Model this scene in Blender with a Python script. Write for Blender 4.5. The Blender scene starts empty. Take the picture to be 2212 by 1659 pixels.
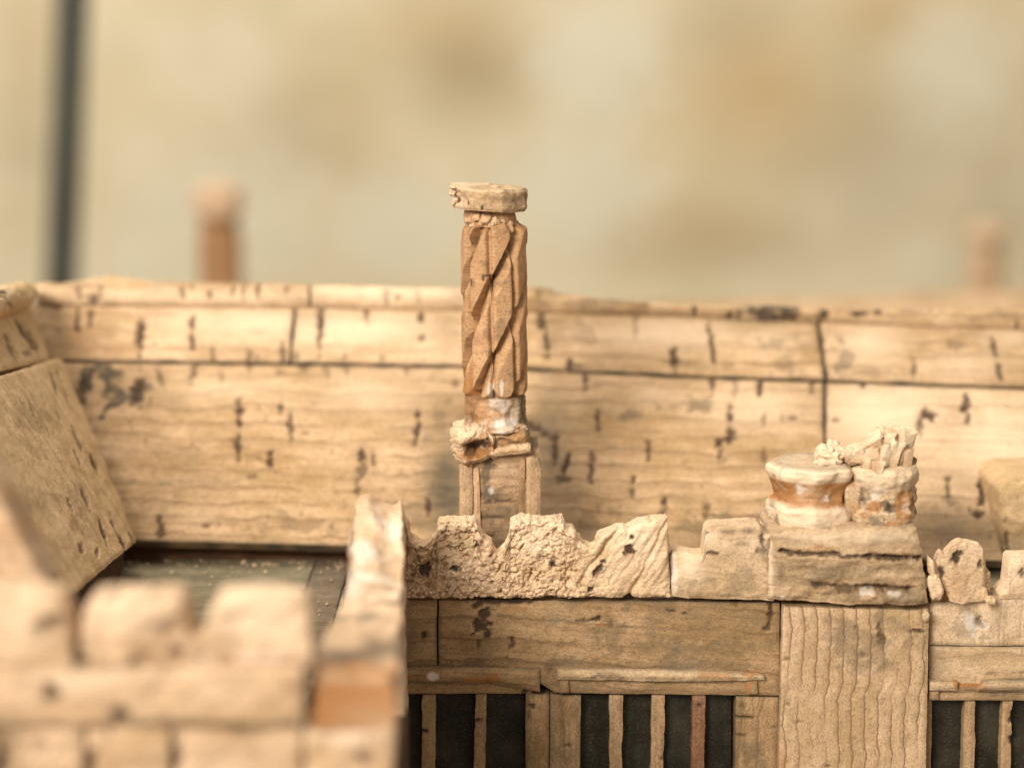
import bpy, math, random
import numpy as np

# ------------------------------------------------------------------ camera, light, exposure
CM = 0.01                                  # all modelling below is done in centimetres
CAMZ = 26.0                                # lens height above the table (cm)
PITCH = math.radians(10.8)
K = 24.0 / 2212 / 44.8                     # tangent per photo pixel (photo measured 2212 wide)

S = bpy.context.scene
cam_d = bpy.data.cameras.new('camera')
cam = bpy.data.objects.new('camera', cam_d)
S.collection.objects.link(cam)
cam.location = (0, 0, CAMZ * CM)
cam.rotation_euler = (math.pi / 2 - PITCH, 0, 0)
cam_d.sensor_width = 36
cam_d.lens = 36 / (2212 * K)
cam_d.clip_start = 0.02
cam_d.clip_end = 50
cam_d.dof.use_dof = True
cam_d.dof.focus_distance = 47.6 * CM
cam_d.dof.aperture_fstop = 5.8
S.camera = cam

W = bpy.data.worlds.new('World')
S.world = W
W.use_nodes = True
bg = W.node_tree.nodes['Background']
bg.inputs[0].default_value = (1.0, 0.93, 0.82, 1)
bg.inputs[1].default_value = 0.53

def area(name, loc, target, size, power, col):
    l = bpy.data.lights.new(name, 'AREA'); l.shape = 'DISK'; l.size = size * CM
    l.energy = power; l.color = col
    o = bpy.data.objects.new(name, l); S.collection.objects.link(o)
    from mathutils import Vector
    o.location = Vector(loc) * CM
    o.rotation_euler = (Vector(target) - Vector(loc)).to_track_quat('-Z', 'Y').to_euler()
    return o
area('window_light', (-48, -36, 68), (0, 48, 14), 46, 16.8, (1.0, 0.93, 0.825))
area('ceiling_lamp', (-30, 46, 130), (0, 50, 14), 36, 5.0, (1.0, 0.90, 0.76))
area('room_lamp', (-70, 150, 190), (10, 250, 45), 60, 27.0, (1.0, 0.92, 0.81))

S.view_settings.view_transform = 'Standard'
S.view_settings.look = 'None'
S.view_settings.gamma = 1
S.view_settings.exposure = 0.17
S.view_settings.use_curve_mapping = False
S.render.engine = 'CYCLES'

# ------------------------------------------------------------------ measuring helpers
ct, st = math.cos(PITCH), math.sin(PITCH)
def ray(px, py):
    px = np.asarray(px, float); py = np.asarray(py, float)
    a = (px - 1106) * K; b = (829.5 - py) * K
    return np.stack([a, ct + st * b, -st + ct * b], -1)
CAMP = np.array([0, 0, CAMZ])
def P(px, py, d):                          # photo point at horizontal distance d
    r = ray(px, py)
    return CAMP + r * (d / r[..., 1])[..., None]
class Plane:
    def __init__(s, p, n):
        s.p = np.asarray(p, float); n = np.asarray(n, float); n = n / np.linalg.norm(n)
        if np.dot(n, s.p - CAMP) > 0: n = -n
        s.n = n
    def hit(s, px, py):
        r = ray(px, py)
        t = np.dot(s.p - CAMP, s.n) / (r @ s.n)
        return CAMP + r * t[..., None]
    def moved(s, a): return Plane(s.p + s.n * a, s.n)
def plane3(a, b, c):
    a, b, c = map(np.asarray, (a, b, c))
    return Plane(a, np.cross(b - a, c - a))
def zc(py, d): return float(P(1106, py, d)[2])
def xc(px, py, d): return float(P(px, py, d)[0])

# ------------------------------------------------------------------ noise
_rs = np.random.RandomState(7)
_perm = np.concatenate([_rs.permutation(256)] * 3)
_grad = _rs.normal(size=(256, 3)); _grad /= np.linalg.norm(_grad, axis=1)[:, None]
def perlin(p):
    p = np.asarray(p, float); i = np.floor(p).astype(int); f = p - i; i = i & 255
    w = f * f * f * (f * (f * 6 - 15) + 10)
    out = 0
    for dx in (0, 1):
        for dy in (0, 1):
            for dz in (0, 1):
                h = _perm[_perm[_perm[(i[..., 0] + dx) & 255] + ((i[..., 1] + dy) & 255)] + ((i[..., 2] + dz) & 255)]
                g = _grad[h]
                dot = (g * (f - np.array([dx, dy, dz]))).sum(-1)
                out = out + dot * (w[..., 0] if dx else 1 - w[..., 0]) * (w[..., 1] if dy else 1 - w[..., 1]) * (w[..., 2] if dz else 1 - w[..., 2])
    return out * 1.5
def fbm(p, o=4, g=0.5):
    p = np.asarray(p, float); a = 1; s = 0
    for _ in range(o):
        s = s + a * perlin(p); p = p * 2.03 + 11.3; a *= g
    return s
_cell = _rs.rand(256, 3)
def worley(p):                             # F1, F2
    p = np.asarray(p, float); i = np.floor(p).astype(int); f = p - i
    f1 = np.full(p.shape[:-1], 9.); f2 = f1.copy()
    for dx in (-1, 0, 1):
        for dy in (-1, 0, 1):
            for dz in (-1, 0, 1):
                h = _perm[_perm[_perm[(i[..., 0] + dx) & 255] + ((i[..., 1] + dy) & 255)] + ((i[..., 2] + dz) & 255)]
                q = _cell[h] + np.array([dx, dy, dz]) - f
                d = np.sqrt((q * q).sum(-1))
                f2 = np.where(d < f1, f1, np.minimum(f2, d)); f1 = np.minimum(f1, d)
    return f1, f2
def sm(a, b, x):
    t = np.clip((x - a) / (b - a), 0, 1); return t * t * (3 - 2 * t)

# ------------------------------------------------------------------ materials
def mat_new(name):
    m = bpy.data.materials.new(name); m.use_nodes = True
    nt = m.node_tree; nt.nodes.clear()
    out = nt.nodes.new('ShaderNodeOutputMaterial'); b = nt.nodes.new('ShaderNodeBsdfPrincipled')
    nt.links.new(b.outputs[0], out.inputs[0])
    return m, nt, b
class NB:
    def __init__(s, nt): s.nt = nt
    def n(s, t, **kw):
        x = s.nt.nodes.new(t)
        for k, v in kw.items(): setattr(x, k, v)
        return x
    def l(s, a, b): s.nt.links.new(a, b)
    def attr(s, name): return s.n('ShaderNodeAttribute', attribute_name=name)
    def mapv(s, v, scale, loc=(0, 0, 0)):
        m = s.n('ShaderNodeMapping'); m.inputs['Scale'].default_value = scale; m.inputs['Location'].default_value = loc
        s.l(v, m.inputs[0]); return m.outputs[0]
    def noise(s, v, scale, detail=4, rough=0.55, dist=0.0):
        x = s.n('ShaderNodeTexNoise'); x.inputs['Scale'].default_value = scale; x.inputs['Detail'].default_value = detail
        x.inputs['Roughness'].default_value = rough; x.inputs['Distortion'].default_value = dist
        s.l(v, x.inputs['Vector']); return x.outputs['Fac']
    def math(s, op, a, b=None, c=None, clamp=False):
        x = s.n('ShaderNodeMath', operation=op); x.use_clamp = clamp
        for i, q in enumerate((a, b, c)):
            if q is None: continue
            if isinstance(q, (int, float)): x.inputs[i].default_value = q
            else: s.l(q, x.inputs[i])
        return x.outputs[0]
    def ramp(s, f, a, b, lo=0.0, hi=1.0):
        x = s.n('ShaderNodeMapRange', interpolation_type='SMOOTHSTEP')
        x.inputs[1].default_value = a; x.inputs[2].default_value = b; x.inputs[3].default_value = lo; x.inputs[4].default_value = hi
        s.l(f, x.inputs[0]); return x.outputs[0]
    def mix(s, f, a, b, mode='MIX'):
        x = s.n('ShaderNodeMix', data_type='RGBA', blend_type=mode)
        if isinstance(f, (int, float)): x.inputs[0].default_value = f
        else: s.l(f, x.inputs[0])
        for i, q in ((6, a), (7, b)):
            if isinstance(q, tuple): x.inputs[i].default_value = (*q, 1)
            else: s.l(q, x.inputs[i])
        return x.outputs[2]

def cork(name, light, dark, ring=2.0, ring_amt=0.35, streak=0.35, pores=0.5, bump=0.5, dirt=0.3, wob_s=(0.40, 0.45, 0.3), wob_a=0.85):
    light = (light[0], light[1] * 1.015, light[2] * 1.17); dark = (dark[0] * .92, dark[1] * .96, dark[2] * 1.08)
    m, nt, b = mat_new(name); q = NB(nt)
    g = q.attr('gpos').outputs['Vector']
    big = q.noise(q.mapv(g, (0.35, 0.6, 0.5)), 1.0, 3)
    med = q.noise(q.mapv(g, (1.6, 2.6, 2)), 1.0, 5, 0.6)
    fine = q.noise(q.mapv(g, (11, 16, 12)), 1.0, 4, 0.65)
    stre = q.noise(q.mapv(g, (0.5, 9, 2)), 1.0, 5, 0.6)
    micro = q.noise(q.mapv(g, (26, 30, 28)), 1.0, 3, 0.7)
    t = q.math('ADD', q.math('MULTIPLY', big, 0.55), q.math('MULTIPLY', med, 0.45))
    col = q.mix(q.ramp(t, 0.36, 0.64), dark, light)
    # growth rings: thin wavy darker lines
    wob = q.noise(q.mapv(g, wob_s), 1.0, 4, 0.6)
    sep = q.n('ShaderNodeSeparateXYZ'); q.l(g, sep.inputs[0])
    ph = q.math('ADD', q.math('MULTIPLY', sep.outputs[1], ring), q.math('MULTIPLY', wob, ring * wob_a))
    fr = q.math('FRACT', ph)
    line = q.math('MULTIPLY', q.math('ADD', q.math('MULTIPLY', q.ramp(fr, 0.35, 0.93), 0.35), q.math('MULTIPLY', q.ramp(fr, 0.80, 0.94), 0.65)), q.ramp(fr, 1.0, 0.95))
    lmod = q.ramp(q.noise(q.mapv(g, (0.5, 1.1, 1)), 1.0, 3), 0.32, 0.56)
    la = q.math('MULTIPLY', q.math('MULTIPLY', line, lmod), ring_amt)
    col = q.mix(la, col, tuple(c * f for c, f in zip(dark, (0.38, 0.31, 0.26))))
    col = q.mix(q.math('MULTIPLY', q.ramp(stre, 0.44, 0.66), streak * 1.3), col, tuple(c * f for c, f in zip(dark, (0.62, 0.54, 0.48))))
    # greyish handled dirt
    dn = q.noise(q.mapv(g, (0.8, 1.3, 1), (3, 5, 1)), 1.0, 6, 0.7)
    col = q.mix(q.math('MULTIPLY', q.ramp(dn, 0.48, 0.68), dirt), col, (0.17, 0.125, 0.075))
    # fine speckle
    col = q.mix(q.math('MULTIPLY', q.ramp(fine, 0.50, 0.66), 0.50), col, tuple(c * 0.45 for c in dark))
    col = q.mix(q.math('MULTIPLY', q.ramp(fine, 0.44, 0.32), 0.22), col, tuple(min(1, c * 1.25) for c in light))
    col = q.mix(q.math('MULTIPLY', q.ramp(micro, 0.48, 0.66), 0.55), col, tuple(c * 0.50 for c in dark))
    col = q.mix(q.math('MULTIPLY', q.ramp(micro, 0.46, 0.32), 0.20), col, tuple(min(1, c * 1.3) for c in light))
    # small random pores
    vo = q.n('ShaderNodeTexVoronoi'); vo.inputs['Scale'].default_value = 1.0
    q.l(q.mapv(g, (4.5, 1.7, 3)), vo.inputs['Vector'])
    vsep = q.n('ShaderNodeSeparateColor'); q.l(vo.outputs['Color'], vsep.inputs[0])
    dist = q.math('ADD', vo.outputs['Distance'], q.math('MULTIPLY', q.math('SUBTRACT', fine, 0.5), 0.35))
    pore = q.math('MULTIPLY', q.ramp(dist, 0.20, 0.10), q.math('GREATER_THAN', vsep.outputs[0], 0.80))
    pore = q.math('MULTIPLY', pore, pores)
    col = q.mix(pore, col, (0.10, 0.050, 0.022))
    # marks with their own place
    a = {k: q.attr(k).outputs['Fac'] for k in ('grime', 'stain', 'glue', 'pit', 'pale')}
    col = q.mix(a['pale'], col, tuple(0.57 * c + 0.36 * k for c, k in zip([min(1, c * 1.12) for c in light], (0.80, 0.68, 0.52))))
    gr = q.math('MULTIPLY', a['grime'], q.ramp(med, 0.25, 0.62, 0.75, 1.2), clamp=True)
    col = q.mix(gr, col, (0.085, 0.066, 0.042))  # grime tone, also carries shadow painted onto some surfaces
    col = q.mix(a['stain'], col, (0.33, 0.135, 0.035))
    col = q.mix(a['glue'], col, (0.66, 0.60, 0.53))
    col = q.mix(q.math('MULTIPLY', a['pit'], 0.93), col, (0.052, 0.029, 0.016))
    q.l(col, b.inputs['Base Color'])
    rg = q.math('SUBTRACT', 0.86, q.math('MULTIPLY', a['glue'], 0.45))
    rg = q.math('SUBTRACT', rg, q.math('MULTIPLY', a['stain'], 0.35))
    q.l(rg, b.inputs['Roughness'])
    b.inputs['Specular IOR Level'].default_value = 0.28
    h = q.math('ADD', q.math('MULTIPLY', fine, 0.7), q.math('MULTIPLY', med, 0.15))
    h = q.math('ADD', h, q.math('MULTIPLY', micro, 0.35))
    h = q.math('SUBTRACT', h, q.math('MULTIPLY', pore, 0.5))
    h = q.math('ADD', h, q.math('MULTIPLY', stre, 0.3))
    bp = q.n('ShaderNodeBump'); bp.inputs['Strength'].default_value = bump; bp.inputs['Distance'].default_value = 0.0006
    q.l(h, bp.inputs['Height']); q.l(bp.outputs[0], b.inputs['Normal'])
    return m

M = {}
M['roof'] = cork('cork_roof', (0.60, 0.40, 0.205), (0.42, 0.255, 0.105), ring=1.9, ring_amt=0.75, streak=0.32, pores=0.55)
M['roofb'] = cork('cork_roof_pale', (0.68, 0.47, 0.255), (0.50, 0.31, 0.14), ring=1.7, ring_amt=0.6, streak=0.25, pores=0.7)
M['wing'] = cork('cork_wing_roof', (0.70, 0.48, 0.24), (0.58, 0.38, 0.17), ring=1.3, ring_amt=0.25, streak=0.30, pores=0.1, dirt=0.10)
M['front'] = cork('cork_front', (0.47, 0.30, 0.14), (0.31, 0.185, 0.075), ring=1.9, ring_amt=0.6, streak=0.30, pores=0.12, dirt=0.65)
M['pier'] = cork('cork_pier', (0.60, 0.41, 0.22), (0.47, 0.30, 0.14), ring=3.0, ring_amt=0.95, streak=0.10, pores=0.1, dirt=0.35, wob_s=(0.55, 0.06, 0.1), wob_a=0.75)
M['crumb'] = cork('cork_crumbly', (0.78, 0.555, 0.32), (0.64, 0.42, 0.21), ring=1.0, ring_amt=0.0, streak=0.05, pores=0.25, bump=1.0, dirt=0.12)
M['pale'] = cork('cork_pale_cut', (0.70, 0.51, 0.30), (0.55, 0.36, 0.175), ring=1.8, ring_amt=0.35, streak=0.2, pores=0.3, dirt=0.35)
M['shaft'] = cork('cork_shaft', (0.56, 0.34, 0.16), (0.44, 0.24, 0.105), ring=1.0, ring_amt=0.0, streak=0.12, pores=0.12, bump=0.35, dirt=0.18)
M['near'] = cork('cork_near_wing', (0.66, 0.46, 0.265), (0.48, 0.30, 0.145), ring=1.2, ring_amt=0.2, streak=0.2, pores=0.8, dirt=0.25)
M['pier2'] = cork('cork_block', (0.56, 0.385, 0.205), (0.42, 0.27, 0.13), ring=1.6, ring_amt=0.3, streak=0.3, pores=0.15, dirt=0.5)
M['eave'] = cork('brown_eave_wood', (0.20, 0.105, 0.05), (0.12, 0.06, 0.028), ring=6, ring_amt=0.3, streak=0.5, pores=0.0, dirt=0.0)
M['red'] = cork('reddish_wood', (0.34, 0.17, 0.08), (0.22, 0.10, 0.045), ring=5, ring_amt=0.3, streak=0.5, pores=0.1, dirt=0.2)
M['wood'] = cork('dark_wood', (0.11, 0.06, 0.03), (0.055, 0.03, 0.015), ring=6, ring_amt=0.3, streak=0.5, pores=0.0, dirt=0.0)
M['board'] = cork('grey_board', (0.23, 0.17, 0.10), (0.15, 0.11, 0.065), ring=4, ring_amt=0.3, streak=0.5, pores=0.2, dirt=0.4)

def slate_mat():
    m, nt, b = mat_new('slate'); q = NB(nt)
    g = q.attr('gpos').outputs['Vector']
    a = q.noise(q.mapv(g, (1.0, 1.4, 1)), 1.0, 6, 0.65); f = q.noise(q.mapv(g, (14, 14, 14)), 1.0, 4, 0.7)
    col = q.mix(q.ramp(a, 0.35, 0.68), (0.15, 0.125, 0.078), (0.235, 0.20, 0.128))
    col = q.mix(q.math('MULTIPLY', q.ramp(f, 0.56, 0.70), 0.7), col, (0.42, 0.32, 0.17))
    q.l(col, b.inputs['Base Color']); b.inputs['Roughness'].default_value = 0.85; b.inputs['Specular IOR Level'].default_value = 0.15
    bp = q.n('ShaderNodeBump'); bp.inputs['Strength'].default_value = 0.5; bp.inputs['Distance'].default_value = 0.0004
    q.l(q.math('ADD', a, q.math('MULTIPLY', f, 0.5)), bp.inputs['Height']); q.l(bp.outputs[0], b.inputs['Normal'])
    return m
M['slate'] = slate_mat()
def pane_mat():
    m, nt, b = mat_new('dusty_black_pane'); q = NB(nt)
    g = q.attr('gpos').outputs['Vector']
    a = q.noise(q.mapv(g, (1.2, 0.9, 1)), 1.0, 5, 0.6); f = q.noise(q.mapv(g, (22, 22, 22)), 1.0, 3, 0.7)
    s_ = q.noise(q.mapv(g, (5.0, 0.4, 1)), 1.0, 4, 0.6, 0.6)
    col = q.mix(q.ramp(a, 0.35, 0.7), (0.012, 0.010, 0.006), (0.036, 0.031, 0.020))
    col = q.mix(q.math('MULTIPLY', q.ramp(f, 0.52, 0.72), q.ramp(s_, 0.35, 0.7, 0.06, 0.50)), col, (0.20, 0.175, 0.12))
    q.l(col, b.inputs['Base Color']); b.inputs['Roughness'].default_value = 0.55
    b.inputs['Specular IOR Level'].default_value = 0.2
    bp = q.n('ShaderNodeBump'); bp.inputs['Strength'].default_value = 0.4; bp.inputs['Distance'].default_value = 0.0003
    q.l(f, bp.inputs['Height']); q.l(bp.outputs[0], b.inputs['Normal'])
    return m
M['pane'] = pane_mat()
def plain(name, col, rough=0.7, metal=0.0, var=0.25):
    m, nt, b = mat_new(name); q = NB(nt)
    tc = q.n('ShaderNodeTexCoord'); a = q.noise(q.mapv(tc.outputs['Object'], (60, 60, 14)), 1.0, 5, 0.6)
    q.l(q.mix(q.ramp(a, 0.3, 0.7), tuple(c * (1 - var) for c in col), tuple(c * (1 + var) for c in col)), b.inputs['Base Color'])
    b.inputs['Roughness'].default_value = rough; b.inputs['Metallic'].default_value = metal
    return m
M['pole'] = plain('dark_painted_metal', (0.06, 0.062, 0.047), 0.6)
M['table'] = plain('table_wood', (0.22, 0.15, 0.08), 0.6)
def wall_mat():
    m, nt, b = mat_new('mottled_plaster'); q = NB(nt)
    g = q.attr('gpos').outputs['Vector']
    a = q.noise(q.mapv(g, (0.045, 0.06, 0.05)), 1.0, 4, 0.55)
    f = q.noise(q.mapv(g, (0.6, 0.6, 0.6)), 1.0, 4, 0.6)
    col = q.mix(q.ramp(a, 0.35, 0.65), (0.62, 0.52, 0.335), (0.69, 0.60, 0.42))
    col = q.mix(q.math('MULTIPLY', q.ramp(f, 0.5, 0.7), 0.25), col, (0.40, 0.32, 0.18))
    col = q.mix(q.attr('grime').outputs['Fac'], col, (0.31, 0.25, 0.15))
    col = q.mix(q.attr('stain').outputs['Fac'], col, (0.53, 0.345, 0.15))
    col = q.mix(q.attr('glue').outputs['Fac'], col, (0.68, 0.63, 0.49))
    q.l(col, b.inputs['Base Color']); b.inputs['Roughness'].default_value = 0.9
    bp = q.n('ShaderNodeBump'); bp.inputs['Strength'].default_value = 0.5; bp.inputs['Distance'].default_value = 0.004
    q.l(f, bp.inputs['Height']); q.l(bp.outputs[0], b.inputs['Normal'])
    return m
M['wall'] = wall_mat()

# ------------------------------------------------------------------ mesh building
ORIG = {}                                   # world origin (cm) of each built object
def link(name, data, parent, org, label=None):
    o = bpy.data.objects.new(name, data); S.collection.objects.link(o)
    po = ORIG[parent.name] if parent else np.zeros(3)
    o.location = tuple((np.asarray(org) - po) * CM)
    if parent: o.parent = parent
    ORIG[o.name] = np.asarray(org, float)
    if label: o['label'] = label
    return o
_seed = [0]
def mesh(name, V, F, mat, parent, gpos=None, attrs=None, angle=40, label=None, rough_gpos=True):
    V = np.asarray(V, float); _seed[0] += 1
    rs = np.random.RandomState(_seed[0] * 13 + 5)
    org = np.array([(V[:, 0].min() + V[:, 0].max()) / 2, (V[:, 1].min() + V[:, 1].max()) / 2, V[:, 2].min()])
    me = bpy.data.meshes.new(name)
    me.from_pydata(((V - org) * CM).tolist(), [], F)
    if gpos is None: gpos = V[:, [0, 2, 1]]
    gpos = np.asarray(gpos, float) + rs.rand(3) * 60
    at = me.attributes.new('gpos', 'FLOAT_VECTOR', 'POINT'); at.data.foreach_set('vector', gpos.astype(np.float32).ravel())
    for k, v in (attrs or {}).items():
        at = me.attributes.new(k, 'FLOAT', 'POINT'); at.data.foreach_set('value', np.clip(v, 0, 1).astype(np.float32).ravel())
    me.validate(); me.shade_smooth() if hasattr(me, 'shade_smooth') else None
    me.polygons.foreach_set('use_smooth', [True] * len(me.polygons))
    me.set_sharp_from_angle(angle=math.radians(angle))
    me.materials.append(mat)
    return link(name, me, parent, org, label)

def marks(PX, PY, U3, items, seed=0, rag=0.50, scale=3.4, grow=1.0):
    """ragged elliptical marks measured on the photo: (px, py, w, h, strength[, angle])"""
    out = np.zeros_like(PX)
    n1 = fbm(np.stack([U3[..., 0] * scale, U3[..., 1] * scale, U3[..., 2] * scale + seed * 7.7], -1), 4, 0.6)
    for it in items:
        px, py, w, h, s = it[:5]; w = w * grow + (3 if grow > 1 else 0); h = h * grow; a = math.radians(it[5]) if len(it) > 5 else 0
        dx, dy = PX - px, PY - py
        if (abs(dx) < w + h).any() == False: continue
        ex = dx * math.cos(a) + dy * math.sin(a); ey = -dx * math.sin(a) + dy * math.cos(a)
        r = np.sqrt((ex / (w / 2)) ** 2 + (ey / (h / 2)) ** 2) + n1 * rag
        out = np.maximum(out, s * sm(1.15, 0.65, r))
    return out
def soft(PX, PY, items):
    out = np.zeros_like(PX)
    for px, py, w, h, s in items:
        out = np.maximum(out, s * np.exp(-((PX - px) / (w / 2)) ** 2 - ((PY - py) / (h / 2)) ** 2))
    return out

def slab(name, parent, T, B, plane, mat, thick=0.4, res=0.06, rough=0.012, rscale=2.5, er=0.03, ew=0.06, hf=None,
         pits=(), grime=(), stain=(), glue=(), pale=(), pitdepth=0.07, grain='h', rings=1, ringamp=0.0, jit=0.012, label=None,
         angle=50, gm=(), smk=(), seam_dark=0.0, pg=1.12, prag=0.85):
    """a piece of sheet cork: outlined by a top and a bottom edge on a real plane, with a relief front and a thickness"""
    T = np.asarray(T, float); B = np.asarray(B, float)
    e = plane.hit(np.array([T[0, 0], T[-1, 0], B[0, 0], B[-1, 0]]), np.array([T[0, 1], T[-1, 1], B[0, 1], B[-1, 1]]))
    wid = max(np.linalg.norm(e[1] - e[0]), np.linalg.norm(e[3] - e[2]))
    tm = np.interp(np.linspace(T[0, 0], T[-1, 0], 60), T[:, 0], T[:, 1]).min(); bm = np.interp(np.linspace(B[0, 0], B[-1, 0], 60), B[:, 0], B[:, 1]).max()
    mx = (T[0, 0] + T[-1, 0]) / 2
    hh = plane.hit(np.array([mx, mx]), np.array([tm, bm])); hei = np.linalg.norm(hh[1] - hh[0])
    nx = max(4, int(wid / res) + 1); ny = max(3, int(hei / res) + 1)
    t = np.linspace(0, 1, nx); v = np.linspace(0, 1, ny)
    TX = T[0, 0] + (T[-1, 0] - T[0, 0]) * t; TY = np.interp(TX, T[:, 0], T[:, 1]) if T[-1, 0] > T[0, 0] else np.full(nx, T[0, 1])
    BX = B[0, 0] + (B[-1, 0] - B[0, 0]) * t; BY = np.interp(BX, B[:, 0], B[:, 1])
    PX = BX[:, None] + (TX - BX)[:, None] * v; PY = BY[:, None] + (TY - BY)[:, None] * v
    X = plane.hit(PX, PY)
    ex = X[-1, 0] - X[0, 0]; ex = ex / np.linalg.norm(ex); n = plane.n; ey = np.cross(n, ex)
    if ey[2] < 0: ey = -ey
    o0 = X[0, 0]
    U = (X - o0) @ ex; Vv = (X - o0) @ ey
    w3 = X * 1.0
    # ragged outline
    j = jit * 1.0
    if j:
        X = X + ex * (fbm(w3 * 1.9 + 3.1, 3) * j)[..., None] + ey * (fbm(w3 * 1.9 + 31.7, 3) * j)[..., None]
    h = fbm(w3 * rscale + _seed[0] * 1.7, 4) * rough
    pm = marks(PX, PY, w3, [(*i_[:4], min(1, i_[4] * 1.25), *i_[5:]) for i_ in pits], 1, prag, 5.0, pg) if len(pits) else np.zeros_like(PX)
    h = h - pitdepth * pm
    G = dict(U=U, V=Vv, PX=PX, PY=PY, u=t[:, None] * np.ones_like(v), v=np.ones((nx, 1)) * v, W=w3)
    if hf is not None: h = h + hf(G)
    # worn edges
    du = np.minimum(U - U.min(0)[None], U.max(0)[None] - U); dv = np.minimum(Vv - Vv[:, :1], Vv[:, -1:] - Vv)
    dd = np.minimum(np.abs(du), np.abs(dv)) * (1 + 0.5 * perlin(w3 * 2.2))
    h = h - er * np.exp(-(np.clip(dd, 0, None) / ew) ** 2)
    seam = seam_dark * np.exp(-(np.clip(dd, 0, None) / 0.055) ** 2) * np.clip(.7 + .8 * perlin(w3 * 1.5 + 3), 0, 1)  # thin darker band along the panel edges
    X = X + n * h[..., None]
    at = dict(pit=pm, grime=np.maximum(soft(PX, PY, grime) if len(grime) else 0 * PX, marks(PX, PY, w3, gm, 3, 1.3, 2.6) if len(gm) else 0),
              stain=np.maximum(soft(PX, PY, stain) if len(stain) else 0 * PX, marks(PX, PY, w3, smk, 4, 0.8, 2.5) if len(smk) else 0),
              glue=marks(PX, PY, w3, glue, 5, 0.8, 2.5) if len(glue) else 0 * PX,
              pale=soft(PX, PY, pale) if len(pale) else 0 * PX)
    at['grime'] = np.maximum(at['grime'], seam)
    idx = np.arange(nx * ny).reshape(nx, ny)
    flip = np.dot(np.cross(X[1, 0] - X[0, 0], X[0, 1] - X[0, 0]), n) < 0
    F = np.stack([idx[:-1, :-1], idx[1:, :-1], idx[1:, 1:], idx[:-1, 1:]], -1).reshape(-1, 4)
    if flip: F = F[:, ::-1]
    F = F.tolist()
    bd = np.concatenate([idx[:, 0], idx[-1, 1:], idx[::-1, -1][1:], idx[0, ::-1][1:-1]])
    XV = X.reshape(-1, 3); base = XV[bd]; Vs = [XV]; g2 = [np.stack([U, Vv, 0 * U], -1).reshape(-1, 3)]
    A = {k: [a.reshape(-1)] for k, a in at.items()}
    prev = bd; cnt = nx * ny
    cen = base.mean(0); outd = base - cen; outd -= np.outer(outd @ n, n); outd /= (np.linalg.norm(outd, axis=1)[:, None] + 1e-6)
    for r in range(1, rings + 1):
        f = r / rings
        q = base - n * (thick * f)
        if ringamp and r < rings: q = q + outd * (fbm(q * 5.0, 4) * ringamp)[:, None] + np.array([0, 0, 1.0]) * (fbm(q * 7 + 9, 3) * ringamp * 0.6)[:, None]
        Vs.append(q); gg = g2[0][bd].copy(); gg[:, 2] += thick * f; gg[:, 1] += thick * f * 0.7; g2.append(gg)
        for k in A: A[k].append(at[k].reshape(-1)[bd] * (0.5 if k in ('pit',) else 1))
        cur = np.arange(cnt, cnt + len(bd)); cnt += len(bd)
        p2 = np.roll(prev, -1); c2 = np.roll(cur, -1)
        Q = np.stack([prev, cur, c2, p2], -1)
        if flip: Q = Q[:, ::-1]
        F += Q.tolist(); prev = cur
    F.append(prev.tolist() if flip else prev[::-1].tolist())
    g = np.concatenate(g2)
    if grain == 'v': g = g[:, [1, 0, 2]]
    return mesh(name, np.concatenate(Vs), F, mat, parent, g, {k: np.concatenate(a) for k, a in A.items()}, angle, label)

def box(name, parent, lo, hi, mat, bev=0.0, res=None, label=None):
    lo = np.asarray(lo, float); hi = np.asarray(hi, float)
    V = np.array([[x, y, z] for x in (lo[0], hi[0]) for y in (lo[1], hi[1]) for z in (lo[2], hi[2])])
    F = [[0, 1, 3, 2], [4, 6, 7, 5], [0, 4, 5, 1], [2, 3, 7, 6], [0, 2, 6, 4], [1, 5, 7, 3]]
    return mesh(name, V, F, mat, parent, label=label)
def prism(name, parent, pts, mat, label=None):
    """convex solid from two matching loops of points"""
    a, b = np.asarray(pts[0], float), np.asarray(pts[1], float); n = len(a)
    V = np.concatenate([a, b]); F = [list(range(n))[::-1], [n + i for i in range(n)]]
    F += [[i, (i + 1) % n, n + (i + 1) % n, n + i] for i in range(n)]
    return mesh(name, V, F, mat, parent, label=label)

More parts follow.
